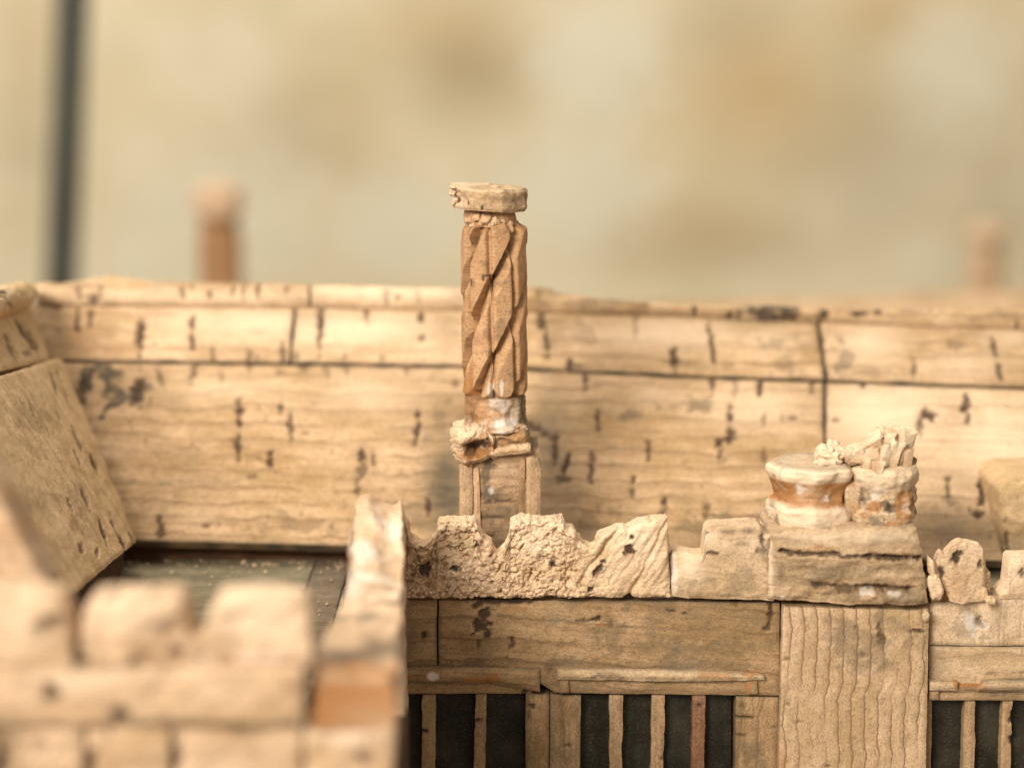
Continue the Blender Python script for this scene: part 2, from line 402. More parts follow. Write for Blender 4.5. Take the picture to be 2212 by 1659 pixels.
def lathe(name, parent, zs, rf, axis, mat, nt=96, attrf=None, angle=40, label=None, top=True, shape=None):
    """turned or cut column: rf(theta, z) gives the radius round a (leaning) axis; theta 0 faces the viewer"""
    zs = np.asarray(zs, float); th = np.linspace(-math.pi, math.pi, nt, endpoint=False)
    Z, TH = np.meshgrid(zs, th, indexing='ij')
    R = rf(TH, Z); c = axis(Z)
    X = np.stack([c[..., 0] + R * np.sin(TH), c[..., 1] - R * np.cos(TH), Z], -1)
    if shape is not None: X = shape(X, TH, Z)
    nz = len(zs); idx = np.arange(nz * nt).reshape(nz, nt); i2 = np.roll(idx, -1, 1)
    F = np.stack([idx[:-1], i2[:-1], i2[1:], idx[1:]], -1).reshape(-1, 4).tolist()
    V = X.reshape(-1, 3); g = np.stack([TH * R.mean(), Z, 0 * Z], -1).reshape(-1, 3)
    at = {k: f.reshape(-1) for k, f in (attrf(TH, Z, X) if attrf else {}).items()}
    F.append(idx[0][::-1].tolist())
    if top:                                   # concentric rings so that the top is not flat
        prev = idx[-1]; ctr = X[-1].mean(0); cnt = len(V); Vs = [V]; gs = [g]; As = {k: [v] for k, v in at.items()}
        for f in (0.8, 0.55, 0.3):
            q = ctr + (X[-1] - ctr) * f; q[:, 2] = X[-1][:, 2] * f + ctr[2] * (1 - f) + fbm(q * 3.3, 3) * 0.05
            Vs.append(q); gs.append(np.stack([q[:, 0], q[:, 1], q[:, 2]], -1))
            for k in As: As[k].append(at[k].reshape(nz, nt)[-1] * f)
            cur = np.arange(cnt, cnt + nt); cnt += nt
            F += np.stack([prev, np.roll(prev, -1), np.roll(cur, -1), cur], -1).tolist(); prev = cur
        F.append(prev.tolist()); V = np.concatenate(Vs); g = np.concatenate(gs); at = {k: np.concatenate(v) for k, v in As.items()}
    else: F.append(idx[-1].tolist())
    return mesh(name, V, F, mat, parent, g, at, angle, label)

def lump(name, parent, c, rad, mat, seed=0, amp=0.2, sq=0.6, n=26, rot=0, tilt=0, fs=1.1, attrs=None, crack=0.0, label=None, angle=60):
    """a broken chunk of cork: boxy rounded body with ragged relief"""
    th = np.linspace(-math.pi, math.pi, n * 2, endpoint=False); ph = np.linspace(-math.pi / 2, math.pi / 2, n)
    PH, TH = np.meshgrid(ph, th, indexing='ij')
    f = lambda x: np.sign(x) * np.abs(x) ** sq
    D = np.stack([f(np.cos(PH)) * f(np.cos(TH)), f(np.cos(PH)) * f(np.sin(TH)), f(np.sin(PH))], -1)
    rad = np.asarray(rad, float); q = D * rad
    s = fbm(q * fs / rad.mean() * 1.2 + seed * 9.1, 4, 0.55) * amp
    if crack:
        a, b = worley(q * 2.2 / rad.mean() + seed * 3.3); s = s - crack * sm(0.25, 0.0, b - a)
    q = q * (1 + s)[..., None]
    cr, sr = math.cos(tilt), math.sin(tilt); q = np.stack([q[..., 0] * cr - q[..., 2] * sr, q[..., 1], q[..., 0] * sr + q[..., 2] * cr], -1)
    cr, sr = math.cos(rot), math.sin(rot); q = np.stack([q[..., 0] * cr - q[..., 1] * sr, q[..., 0] * sr + q[..., 1] * cr, q[..., 2]], -1)
    X = q + np.asarray(c); idx = np.arange(X.shape[0] * X.shape[1]).reshape(X.shape[:2]); i2 = np.roll(idx, -1, 1)
    F = np.stack([idx[1:-2], i2[1:-2], i2[2:-1], idx[2:-1]], -1).reshape(-1, 4).tolist()
    F += [[idx[0, 0], b_, a_] for a_, b_ in zip(idx[1], i2[1])] + [[idx[-1, 0], a_, b_] for a_, b_ in zip(idx[-2], i2[-2])]
    at = {k: fn(X, D).reshape(-1) for k, fn in (attrs or {}).items()}
    V = X.reshape(-1, 3); used = np.zeros(len(V), bool)
    for f_ in F: used[f_] = True
    mp = np.cumsum(used) - 1; F = [[int(mp[i]) for i in f_] for f_ in F]
    return mesh(name, V[used], F, mat, parent, None, {k: v[used] for k, v in at.items()}, angle, label)

# ------------------------------------------------------------------ the setting
wp = Plane((0, 260, 0), (0, -1, 0))
bw = slab('backdrop_wall', None, [(-1700, -900), (3900, -900)], [(-1700, 1060), (3900, 1060)], wp, M['wall'], thick=4, res=1.2, rough=0.25, rscale=0.12, jit=0,
          grime=[(1010, 140, 260, 260, .75), (640, 300, 360, 260, .35), (1880, 330, 500, 420, .45), (1520, 520, 520, 160, .6), (2150, 420, 300, 420, .4), (60, 260, 160, 500, .35), (1560, 60, 240, 200, .4)],
          stain=[(980, 60, 360, 300, .35), (1640, 200, 340, 300, .6), (1480, 500, 420, 160, .4), (1950, 30, 420, 160, .45), (760, 260, 260, 220, .2), (60, 60, 160, 300, .3), (-700, 200, 700, 400, .4), (2900, 300, 600, 500, .4)],
          glue=[(1290, 130, 300, 300, .8), (1250, 400, 340, 300, .7), (480, 480, 560, 360, .55), (860, 480, 300, 240, .6), (2060, 140, 260, 260, .7), (2000, 560, 160, 160, .3), (470, 120, 300, 200, .4)])
bw['kind'] = 'structure'; bw['label'] = 'mottled beige plaster wall far behind the model, out of focus'
tb = box('table_top', None, (-70, 12, -3), (70, 152, 0), M['table'])
tb['kind'] = 'structure'; tb['label'] = 'wooden table top under the cork model'

# dark upright rod behind the model
pz0, pz1 = 0.0, 75.0
PDD = 146.0
pp0, pp1 = P(133, 590, PDD), P(156, 0, PDD)
def pole_axis(Z):
    f = (Z - pp0[2]) / (pp1[2] - pp0[2])
    return np.stack([pp0[0] + (pp1[0] - pp0[0]) * f, 0 * Z + PDD], -1)
def pole_r(TH, Z): return 1.28 + 0.8 * sm(1.0, 0.4, Z) + 0.0 * Z
pole = lathe('metal_rod', None, np.concatenate([np.linspace(0, 2, 12), np.linspace(3, 29, 12), np.linspace(29.9, 31, 12), np.linspace(34, 110, 12)]), pole_r, pole_axis, M['pole'], 40)
pole['label'] = 'thin dark grey-green upright metal rod standing behind the roof, far left'; pole['category'] = 'rod'

# ------------------------------------------------------------------ the cork building
ORIG['cork_model_building'] = np.array([0, 52.0, 0])
bld = bpy.data.objects.new('cork_model_building', None); S.collection.objects.link(bld)
bld.location = (0, 0.52, 0); bld['category'] = 'model building'
bld['label'] = 'weathered cork model of a battlemented manor with twisted chimney and sheet cork roofs'

# --- main roof
eL, eR = P(290, 1168, 50.6), P(2212, 1216, 49.6)
sl = math.radians(45)
dirn = (eR - eL); dirn /= np.linalg.norm(dirn)
up = np.array([0, math.cos(sl), math.sin(sl)])
RP = Plane(eL, np.cross(dirn, up))
ridge_t = [(60, 604), (90, 601), (130, 603), (165, 597), (200, 589), (240, 585), (285, 592), (350, 598), (480, 600), (668, 603)]
ridge_b = [(75, 650), (330, 652), (668, 656)]
c1 = lambda x: float(np.interp(x, [-400, 85, 640, 1000, 1150, 1480, 1770, 2212, 2700], [640, 651, 656, 661, 665, 674, 689, 706, 722]))
c2 = lambda x: float(np.interp(x, [-400, 110, 640, 1000, 1150, 1480, 1785, 2212, 2700], [768, 779, 785, 791, 797, 813, 823, 838, 852]))
c3 = lambda x: float(np.interp(x, [-400, 290, 750, 1106, 1650, 2160, 2700], [1155, 1169, 1181, 1189, 1201, 1214, 1226]))
def edge(f, x0, x1, n=12, dy=0): return [(x, f(x) + dy) for x in np.linspace(x0, x1, n)]
# solid body under the roof panels
low = RP.moved(-0.42)
a0 = low.hit(np.array([-420.]), np.array([c3(-420) - 2]))[0]; a1 = low.hit(np.array([2750.]), np.array([c3(2750) - 2]))[0]
r0 = low.hit(np.array([-420.]), np.array([645.]))[0]; r1 = low.hit(np.array([2750.]), np.array([702.]))[0]
def mirror(a, r): return np.array([r[0] + (r[0] - a[0]) * 0, 2 * r[1] - a[1], a[2]])
roof = prism('roof', bld, ([a0, r0, mirror(a0, r0), [a0[0], mirror(a0, r0)[1], 0], [a0[0], a0[1] + 0.9, 0], [a0[0], a0[1] + 0.9, a0[2] - .02]],
                           [a1, r1, mirror(a1, r1), [a1[0], mirror(a1, r1)[1], 0], [a1[0], a1[1] + 0.9, 0], [a1[0], a1[1] + 0.9, a1[2] - .02]]), M['wood'],
             label='long main roof of sheet cork panels with dark seams')
def rollh(amp):
    return lambda G: amp * (np.sqrt(np.clip(1 - (2 * G['v'] - 1) ** 2, 0, 1)) - 1)
RR = RP.moved(0.30)
def ridgecap(T, Bx0, Bx1, **kw):
    return slab('ridge_cap', roof, T, edge(c1, Bx0, Bx1, 10, -2), RR, kw.pop('mat', M['roofb']), thick=0.75, res=0.07, hf=rollh(0.28), rough=0.045, er=0.02, seam_dark=.3, **kw)
ridgecap(ridge_t, 88, 666, pits=[(395, 632, 8, 16, .6), (415, 615, 6, 20, .5), (455, 636, 10, 18, .7), (530, 612, 8, 18, .5), (620, 622, 6, 14, .5), (505, 628, 6, 26, .5), (525, 632, 6, 22, .5), (558, 625, 10, 34, .7), (170, 636, 8, 22, .5), (200, 640, 16, 14, .7), (218, 632, 8, 20, .5)],
         grime=[(150, 615, 120, 25, .25), (480, 605, 150, 14, .25)], pale=[(450, 640, 500, 30, .5)])
ridgecap([(672, 605), (760, 607), (860, 610), (1000, 612), (1060, 612)], 672, 1060, pits=[(835, 640, 10, 22, .5), (905, 636, 8, 26, .5), (860, 640, 10, 12, .5)], pale=[(850, 630, 420, 40, .8)], grime=[(990, 630, 60, 40, .25)])
ridgecap([(1064, 612), (1150, 610), (1185, 613), (1210, 624), (1300, 638), (1400, 645)], 1064, 1400, mat=M['roof'], pits=[(1165, 635, 10, 30, .35)], grime=[(1180, 640, 60, 50, .3), (1290, 655, 160, 20, .35)])
ridgecap([(1404, 646), (1480, 650), (1600, 652), (1770, 655)], 1404, 1768, pits=[(1504, 667, 14, 20, .9), (1572, 676, 14, 12, .8), (1735, 652, 22, 12, .7), (1640, 672, 40, 10, .7), (1690, 678, 60, 8, .7)], gm=[(1665, 666, 120, 30, .9), (1700, 660, 60, 14, .8)])
ridgecap([(1774, 655), (1900, 659), (2050, 657), (2212, 655), (2500, 662)], 1772, 2500, pits=[(1853, 675, 24, 14, .9), (1894, 668, 14, 26, .9), (1775, 676, 18, 16, .8), (2198, 695, 5, 18, .5)], grime=[(2170, 680, 140, 14, .4), (1960, 668, 60, 20, .3)])

def panel(x0t, x1t, x0b, x1b, ft, fb, mat, **kw):
    kw.setdefault('thick', 0.36); kw.setdefault('seam_dark', 0.85)
    return slab('cork_panel', roof, edge(ft, x0t, x1t, 14, 3.0), edge(fb, x0b, x1b, 14, -3.0), kw.pop('plane', RP), mat, **kw)
ledge_h = lambda G: 0.03 * np.sin(G['U'] * 0.5)
# upper course
panel(60, 635, 60, 624, c1, c2, M['roofb'], pits=[(168, 695, 8, 44, .8), (195, 688, 8, 38, .8), (303, 722, 15, 64, .95), (415, 700, 9, 40, .7), (416, 735, 8, 36, .8), (460, 768, 6, 30, .6), (125, 660, 10, 20, .6), (545, 659, 10, 10, .8), (538, 768, 8, 32, .6), (612, 766, 9, 38, .7), (303, 764, 6, 16, .6), (558, 772, 12, 10, .4)],
      grime=[(360, 676, 60, 10, .3), (555, 716, 50, 20, .25), (130, 740, 60, 120, .3)], stain=[(200, 755, 200, 30, .25), (170, 730, 60, 80, .3)], pale=[(560, 700, 240, 80, .8), (430, 690, 160, 50, .6)])
panel(641, 1080, 629, 1080, c1, c2, M['roofb'], pits=[(692, 690, 14, 60, .9), (690, 735, 8, 60, .7), (793, 672, 7, 38, .7), (910, 686, 10, 20, .8), (912, 732, 9, 14, .6), (640, 772, 8, 20, .5), (745, 770, 8, 14, .4), (826, 774, 8, 10, .4)],
      pale=[(760, 710, 320, 70, .8), (880, 700, 120, 60, .5)], grime=[(970, 720, 60, 120, .2)])
panel(1084, 1762, 1084, 1782, c1, c2, M['roof'], pits=[(1172, 688, 15, 48, 1), (1181, 735, 9, 60, .9, -6), (1456, 770, 13, 48, .9), (1539, 745, 7, 90, .8, -8), (1230, 788, 9, 30, .8), (1372, 700, 9, 42, .35), (1250, 790, 60, 8, .6)],
      pale=[(1440, 720, 330, 70, .8), (1650, 730, 160, 50, .5)], gm=[(1690, 740, 90, 20, .35), (1700, 785, 60, 40, .35), (1260, 720, 50, 50, .25), (1510, 785, 120, 10, .4)], grime=[(1640, 690, 120, 18, .7), (1200, 720, 60, 90, .25)])  # dark blobs right of the chimney paint its shadow on the upper course
panel(1770, 2500, 1788, 2500, c1, c2, M['roof'], plane=RP.moved(0.05), pits=[(2150, 752, 10, 34, .7, -12), (2160, 802, 9, 48, .7, -8), (1974, 792, 9, 44, .6, -6), (1772, 720, 10, 60, .6, -15), (2054, 746, 9, 20, .35)],
      pale=[(1880, 740, 160, 100, .7), (2080, 790, 220, 60, .5), (2180, 730, 120, 50, .5)], gm=[(1822, 785, 34, 70, .45), (1860, 805, 100, 16, .3), (2080, 748, 40, 16, .4)])
# lower course
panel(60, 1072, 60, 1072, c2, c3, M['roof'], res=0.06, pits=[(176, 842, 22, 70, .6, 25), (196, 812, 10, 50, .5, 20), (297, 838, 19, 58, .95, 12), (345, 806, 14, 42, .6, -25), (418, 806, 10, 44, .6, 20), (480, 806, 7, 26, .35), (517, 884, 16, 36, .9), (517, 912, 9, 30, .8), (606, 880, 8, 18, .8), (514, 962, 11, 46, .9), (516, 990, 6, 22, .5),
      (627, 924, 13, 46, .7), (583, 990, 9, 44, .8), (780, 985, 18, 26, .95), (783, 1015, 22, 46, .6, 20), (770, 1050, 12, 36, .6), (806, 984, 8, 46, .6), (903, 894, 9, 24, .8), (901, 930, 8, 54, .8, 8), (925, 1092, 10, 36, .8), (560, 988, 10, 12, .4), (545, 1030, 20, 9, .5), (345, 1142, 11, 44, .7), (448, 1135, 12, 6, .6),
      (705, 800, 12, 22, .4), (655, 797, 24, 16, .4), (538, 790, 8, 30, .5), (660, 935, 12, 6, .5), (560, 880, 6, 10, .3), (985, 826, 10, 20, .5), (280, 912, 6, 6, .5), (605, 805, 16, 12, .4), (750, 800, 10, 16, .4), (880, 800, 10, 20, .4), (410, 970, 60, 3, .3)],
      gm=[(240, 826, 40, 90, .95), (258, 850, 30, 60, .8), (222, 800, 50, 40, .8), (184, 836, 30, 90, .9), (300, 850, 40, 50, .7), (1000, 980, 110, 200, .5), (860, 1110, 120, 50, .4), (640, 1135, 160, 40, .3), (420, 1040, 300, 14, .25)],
      grime=[(965, 1060, 100, 240, .95), (1010, 930, 70, 130, .6), (960, 1000, 140, 300, .35)], pale=[(480, 840, 280, 60, .45), (800, 850, 260, 90, .5)])  # smear left of the chimney: grime with shadow put into the colour
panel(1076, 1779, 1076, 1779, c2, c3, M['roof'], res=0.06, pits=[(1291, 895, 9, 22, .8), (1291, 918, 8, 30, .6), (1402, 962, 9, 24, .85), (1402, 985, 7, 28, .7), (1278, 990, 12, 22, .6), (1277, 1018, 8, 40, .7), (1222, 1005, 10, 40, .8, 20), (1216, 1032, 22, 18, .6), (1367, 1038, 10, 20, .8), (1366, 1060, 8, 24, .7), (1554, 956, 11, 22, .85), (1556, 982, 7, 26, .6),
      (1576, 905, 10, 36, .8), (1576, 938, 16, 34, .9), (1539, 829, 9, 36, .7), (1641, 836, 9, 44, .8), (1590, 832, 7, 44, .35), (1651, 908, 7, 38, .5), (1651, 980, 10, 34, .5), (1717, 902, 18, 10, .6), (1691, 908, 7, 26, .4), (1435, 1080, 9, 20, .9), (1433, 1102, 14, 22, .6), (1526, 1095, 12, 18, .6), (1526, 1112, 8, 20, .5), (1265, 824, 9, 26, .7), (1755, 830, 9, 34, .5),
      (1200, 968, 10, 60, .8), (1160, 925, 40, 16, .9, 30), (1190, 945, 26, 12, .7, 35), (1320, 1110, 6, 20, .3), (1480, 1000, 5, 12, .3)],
      gm=[(1500, 875, 110, 22, .45), (1352, 898, 48, 18, .5), (1560, 1140, 160, 60, .4), (1250, 1140, 200, 60, .35), (1480, 810, 100, 12, .45)], grime=[(1185, 960, 90, 260, .65), (1160, 920, 60, 70, .6), (1200, 1080, 120, 160, .3), (1400, 1170, 500, 50, .3)], pale=[(1640, 880, 240, 100, .55), (1420, 860, 200, 60, .3)])  # blobs right of the chimney put its cast shadow into the colour
panel(1785, 2500, 1785, 2500, c2, c3, M['roofb'], plane=RP.moved(0.07), res=0.06, pits=[(1805, 905, 14, 10, .5), (2003, 898, 32, 24, .85), (1988, 925, 12, 24, .6), (2087, 878, 22, 36, .95), (2090, 900, 12, 24, .7), (2049, 1057, 8, 56, .7), (2121, 1060, 11, 64, .85), (2114, 1110, 26, 14, .9), (1864, 832, 9, 12, .6), (2052, 1090, 12, 8, .4)],
      pale=[(1900, 900, 260, 160, .8), (2150, 960, 200, 200, .6)], gm=[(2060, 1120, 140, 60, .4)], grime=[(2080, 1150, 300, 110, .55), (2000, 1020, 300, 30, .2)])

# --- left wing roof, coming towards the viewer
A_, B_ = RP.moved(0.3).hit(np.array([78., 300.]), np.array([650., 1166.]))
C0 = P(0, 1000, 43.0)                        # a point low on the slope, nearer the viewer
WN = np.cross(B_ - A_, C0 - A_)
ev = np.cross(WN, [0, 0, 1.0]); ev = ev / np.linalg.norm(ev); ev = -ev if ev[1] > 0 else ev
C_ = B_ + ev * 7.5                          # along the eave
WP = plane3(A_, B_, C_)
wing = prism('roof', bld, ([A_ - WP.n * .5, B_ - WP.n * .5, C_ - WP.n * .5, A_ + (C_ - B_) - WP.n * .5], [A_ - WP.n * .5 + [-4, 0, -12], [B_[0] - 1, B_[1], 0], [C_[0] - 1, C_[1], 0], A_ + (C_ - B_) - WP.n * .5 + [-4, 0, -12]]), M['wood'],
             label='cross wing roof of sheet cork sloping down at the left')
slab('cork_panel', wing, [(-130, 720), (70, 655)], [(-130, 830), (110, 776)], WP.moved(-.1), M['wing'], thick=0.4, res=0.07, grain='v', pits=[(45, 712, 5, 110, .8, -33), (70, 735, 6, 60, .7, -30), (20, 745, 8, 60, .5, -28), (60, 764, 30, 10, .4)], rough=0.03)
slab('cork_panel', wing, [(-130, 850), (60, 793), (100, 780), (128, 771), (136, 775)], [(-130, 1560), (40, 1385), (296, 1168)], WP.moved(.16), M['wing'], thick=0.55, res=0.07, grain='v', rough=0.05, rscale=1.2, er=0.04, pg=1.0, prag=0.40,
     pits=[(116, 830, 7, 50, .85, -22), (137, 838, 6, 92, .8, -20), (131, 905, 5, 56, .6, -20), (167, 949, 6, 60, .7, -22), (204, 1003, 11, 46, .8, -22), (169, 990, 6, 40, .6, -22), (224, 1150, 8, 66, .8, -20), (246, 1137, 6, 66, .7, -20), (264, 1172, 9, 44, .8, -25), (149, 1089, 9, 34, .6, -20), (184, 1078, 9, 50, .6, -22), (175, 1185, 14, 28, .6, -20), (210, 1195, 8, 24, .5), (70, 890, 8, 40, .4, -20), (285, 1160, 7, 36, .6, -25)],
     gm=[(70, 900, 90, 60, .3), (60, 1090, 120, 60, .2), (170, 1080, 40, 120, .25)])
slab('ridge_cap', wing, [(-120, 640), (-20, 622), (10, 605), (40, 600), (66, 597), (82, 604)], [(-120, 720), (10, 672), (50, 663), (84, 650)], WP.moved(0.45), M['wing'], thick=1.0, res=0.06, hf=rollh(0.4), rough=0.09,
     pits=[(12, 645, 26, 6, .7, 30), (22, 660, 22, 5, .6, 30), (4, 630, 20, 6, .6, 20), (35, 655, 16, 5, .5, 30)], pale=[(10, 640, 40, 60, .8)], grain='v')

# --- gutter deck
zsl = zc(1208, 51.2)
eaveboard_lo = P(200, 1208, 51.25)
box('eave_board', bld, (P(150, 1190, 51.3)[0], 51.3, zsl - 1.0), (a1[0], 51.75, a0[2] + 0.0), M['eave'], label='dark recessed wooden board under the roof edge')
def deck(name, px0, px1, mat, z, d0, d1, label=None):
    pl = Plane((0, 0, z), (0, 0, 1))
    t0 = P(px0, 1208, d1)[0]; t1 = P(px1, 1208, d1)[0]
    pyt = lambda d: 829.5 - ((ct * (z - CAMZ) / d + st) / (ct - st * (z - CAMZ) / d)) / K
    pxx = lambda x, d: 1106 + (x / d) * (ct + st * (829.5 - pyt(d)) * K) / K
    return slab(name, bld, [(pxx(t0, d1), pyt(d1)), (pxx(t1, d1), pyt(d1))], [(pxx(t0, d0), pyt(d0)), (pxx(t1, d0), pyt(d0))], pl, mat, thick=0.25, res=0.09, rough=0.02, er=0.03, label=label)
deck('slate', 60, 681, M['slate'], zsl, 40.2, 51.22, label='grey-green slate laid flat in the roof gutter at left')
deck('gutter_board', 684, 756, M['board'], zsl - 0.02, 40.2, 51.22)
deck('slate', 760, 2600, M['slate'], zsl - 0.05, 45.9, 51.22)

# --- front wall
FD = 45.05
FP = Plane((0, FD, 0), (0, -1, 0))
zdk = zsl - 0.4
wallc = box('front_wall', bld, (-4.2, FD + 0.62, 0), (17, 50.6, zdk), M['wood'], label='front wall of the model clad in cork sheets')
box('wall_plate', wallc, (-4.2, FD + 0.51, zdk - .2), (17, FD + 0.80, zc(1291, FD)), M['wood'])
def fpan(name, parent, T, B, off=0.0, mat=None, **kw):
    kw.setdefault('thick', 0.5); kw.setdefault('seam_dark', 0.5)
    return slab(name, parent, T, B, FP.moved(off), mat or M['front'], **kw)
def R4(x0, x1, y0, y1): return [(x0, y0), (x1, y0)], [(x0, y1), (x1, y1)]
fpan('cork_panel', wallc, [(780, 1297), (944, 1297)], [(780, 1452), (944, 1452)], 0, pits=[(915, 1369, 6, 16, .8)], grime=[(870, 1380, 60, 180, .55)])
def peel(G):
    x, y = G['PX'], G['PY']
    f = sm(1190, 1215, x + 12 * perlin(G['W'] * 2)) * sm(1340, 1300, x + 0.6 * (y - 1300) + 16 * perlin(G['W'] * 1.6 + 4)) * sm(1420, 1350, y + 20 * perlin(G['W'] * 2 + 2))
    g = sm(1460, 1290, y) * sm(960, 1000, x) * sm(1200, 1150, x)
    return 0.05 * f + 0.035 * g * fbm(G['W'] * 3.0, 4) + 0.02 * sm(1250, 1240, x + (y - 1300) * .4)
fpan('cork_panel', wallc, [(948, 1297), (1300, 1298), (1684, 1303)], [(948, 1452), (1150, 1452), (1160, 1470), (1200, 1497), (1684, 1503)], 0.02, hf=peel, res=0.05, rough=0.02,
     pits=[(1046, 1325, 28, 30, 1), (1040, 1350, 30, 34, 1), (1052, 1372, 10, 22, .8), (1085, 1300, 110, 9, .9), (1035, 1304, 18, 24, .9), (1104, 1382, 7, 14, .8), (1101, 1396, 10, 18, .9), (1290, 1336, 30, 10, .9, -12), (1262, 1340, 30, 7, .6), (1449, 1320, 62, 4, .7, 10), (1664, 1310, 7, 24, .8), (1665, 1328, 12, 9, .9), (1662, 1345, 6, 26, .7, 10), (1658, 1358, 12, 6, .7), (1032, 1392, 4, 20, .5), (1590, 1302, 14, 16, .5), (1320, 1345, 10, 20, .4)],
     gm=[(1320, 1380, 60, 90, .35), (1240, 1430, 200, 20, .45), (1500, 1400, 240, 30, .3), (1560, 1435, 160, 20, .35), (1353, 1312, 20, 40, .4), (1000, 1440, 120, 24, .4)], grime=[(1400, 1440, 460, 16, .4), (1180, 1470, 60, 50, .3)], smk=[(1118, 1315, 40, 10, .4), (1295, 1350, 30, 14, .4), (1640, 1490, 14, 30, .5)])
# left window
def window(parent, x0, x1, y0, y1, panes, mull, label):
    lo = P(x0, y0, FD + 0.60); hi = P(x1, y1, FD + 0.60)
    w = box('window', parent, (lo[0], FD + 0.52, hi[2]), (hi[0], FD + 0.61, lo[2]), M['wood'], label=label)
    for a, b in panes:
        slab('pane', w, [(a, y0), (b, y0)], [(a, y1), (b, y1)], FP.moved(-0.36), M['pane'], thick=0.12, res=0.12, rough=0.012, er=0.01, jit=0)
    for mu in mull:
        a, b, ab, bb, red = mu[:5]
        slab('mullion', w, [(a, y0 + 1), (b, y0 + 1)], [(ab, y1), (bb, y1)], FP.moved(-0.06), M['red'] if red else M['pale2'], thick=0.28, res=0.05, rough=0.02, er=0.02, ew=0.04, grain='v', jit=0.03, pits=mu[5] if len(mu) > 5 else ())
    return w
M['pale2'] = cork('cork_strip', (0.47, 0.305, 0.15), (0.36, 0.22, 0.10), ring=3, ring_amt=0.15, streak=0.35, pores=0.35, dirt=0.35)
window(bld, 760, 1134, 1500, 1800, [(790, 911), (938, 1028), (1046, 1133)], [(912, 941, 911, 938, 0, [(919, 1578, 12, 10, .9)]), (1027, 1050, 1021, 1046, 0, [(1030, 1556, 14, 6, .8)])], 'left three-light dark window beside the blurred near wing')
window(bld, 1250, 1592, 1500, 1800, [(1254, 1322), (1343, 1410), (1431, 1502), (1519, 1579)], [(1317, 1346, 1314, 1340, 0), (1409, 1437, 1404, 1430, 0, [(1430, 1640, 5, 8, .7)]), (1496, 1524, 1491, 1518, 1, [(1512, 1524, 6, 10, .7)])], 'middle four-light dark window with one reddish mullion')
window(bld, 2008, 2330, 1512, 1800, [(2014, 2090), (2102, 2166), (2180, 2260), (2275, 2330)], [(2084, 2107, 2078, 2103, 0), (2165, 2186, 2160, 2182, 0, [(2184, 1545, 5, 18, .8), (2184, 1598, 5, 14, .8)]), (2258, 2280, 2256, 2278, 0)], 'dark window right of the pier, cut by the picture edge')
# jambs and cladding between the windows
fpan('jamb', wallc, [(1135, 1499), (1187, 1500)], [(1135, 1800), (1185, 1800)], 0.0, pits=[(1152, 1526, 22, 7, .8, 15), (1140, 1548, 4, 20, .5)], grain='v')
fpan('jamb', wallc, [(1189, 1500), (1255, 1504)], [(1187, 1800), (1252, 1800)], -0.03, pits=[(1226, 1610, 8, 5, .6), (1240, 1545, 10, 4, .4)], grain='v')
fpan('jamb', wallc, [(1590, 1505), (1682, 1507)], [(1586, 1800), (1680, 1800)], 0.0, pits=[(1606, 1549, 30, 5, .95), (1598, 1590, 18, 4, .6), (1648, 1628, 10, 7, .5), (1670, 1570, 12, 4, .5), (1605, 1525, 7, 10, .4)], grain='v', gm=[(1620, 1620, 40, 50, .3)])
fpan('jamb', wallc, [(1998, 1505), (2014, 1505)], [(1998, 1800), (2010, 1800)], 0.0, grain='v')
# lintels and hood moulds
fpan('lintel', wallc, [(780, 1472), (1148, 1474)], [(780, 1499), (1150, 1499)], 0.0, thick=0.55, pits=[(1135, 1492, 14, 10, .9)])
h1 = fpan('hood_mould', wallc, [(780, 1442), (1000, 1442), (1166, 1446)], [(780, 1472), (1060, 1476), (1166, 1496)], 0.16, thick=0.3, res=0.05, rough=0.03, er=0.05,
     smk=[(1040, 1468, 70, 12, .8), (940, 1460, 60, 14, .5), (880, 1462, 60, 8, .5), (1060, 1460, 30, 10, .6)], glue=[(935, 1460, 22, 16, .9)], label='chipped hood mould over the left window with orange stain')
fpan('hood_mould', wallc, [(1204, 1447), (1300, 1448), (1500, 1450), (1640, 1456), (1652, 1462)], [(1203, 1469), (1330, 1471), (1420, 1473), (1550, 1472), (1652, 1470)], 0.2, mat=M['pale'], thick=0.45, res=0.04, rough=0.035, er=0.05, ew=0.08,
     smk=[(1540, 1460, 60, 16, .6), (1628, 1458, 30, 14, .6), (1590, 1474, 40, 8, .7)], gm=[(1320, 1462, 60, 16, .5), (1420, 1466, 90, 10, .4)], label='long pale hood mould over the middle window')
fpan('label_stop', wallc, [(1209, 1470), (1228, 1470)], [(1209, 1498), (1229, 1498)], 0.16, mat=M['pale2'], thick=0.4, res=0.05, er=0.04)
fpan('label_stop', wallc, [(1612, 1472), (1636, 1471)], [(1614, 1500), (1637, 1500)], 0.15, mat=M['pale2'], thick=0.4, res=0.05, er=0.04, smk=[(1616, 1486, 14, 30, .7), (1628, 1474, 16, 10, .5)])
# tall pier
def pierh(G):
    return 0.012 * perlin(G['W'] * np.array([3, 1, 0.6])) - 0.14 * sm(1988, 1996, G['PX']) * sm(1322, 1315, G['PY'])
pier = slab('pier', bld, [(1693, 1312), (1850, 1316), (2008, 1320)], [(1679, 1800), (1998, 1800)], FP.moved(0.34), M['pier'], thick=1.0, res=0.05, rough=0.02, hf=pierh, grain='v', er=0.06, ew=0.07,
     pits=[(1900, 1360, 10, 34, .6), (1905, 1385, 14, 20, .5), (1846, 1355, 5, 12, .6), (1980, 1362, 26, 7, .8), (1863, 1415, 8, 16, .4), (1700, 1520, 6, 4, .5), (1722, 1560, 16, 3, .4), (1787, 1655, 12, 8, .6), (1700, 1425, 10, 6, .5)],
     gm=[(1880, 1400, 160, 120, .3), (1830, 1380, 80, 100, .35), (1900, 1375, 30, 60, .5)], smk=[(1688, 1640, 22, 60, .35), (1960, 1590, 16, 12, .3)], label='tall plain cork pier with wavy vertical grain under the double chimney stump')
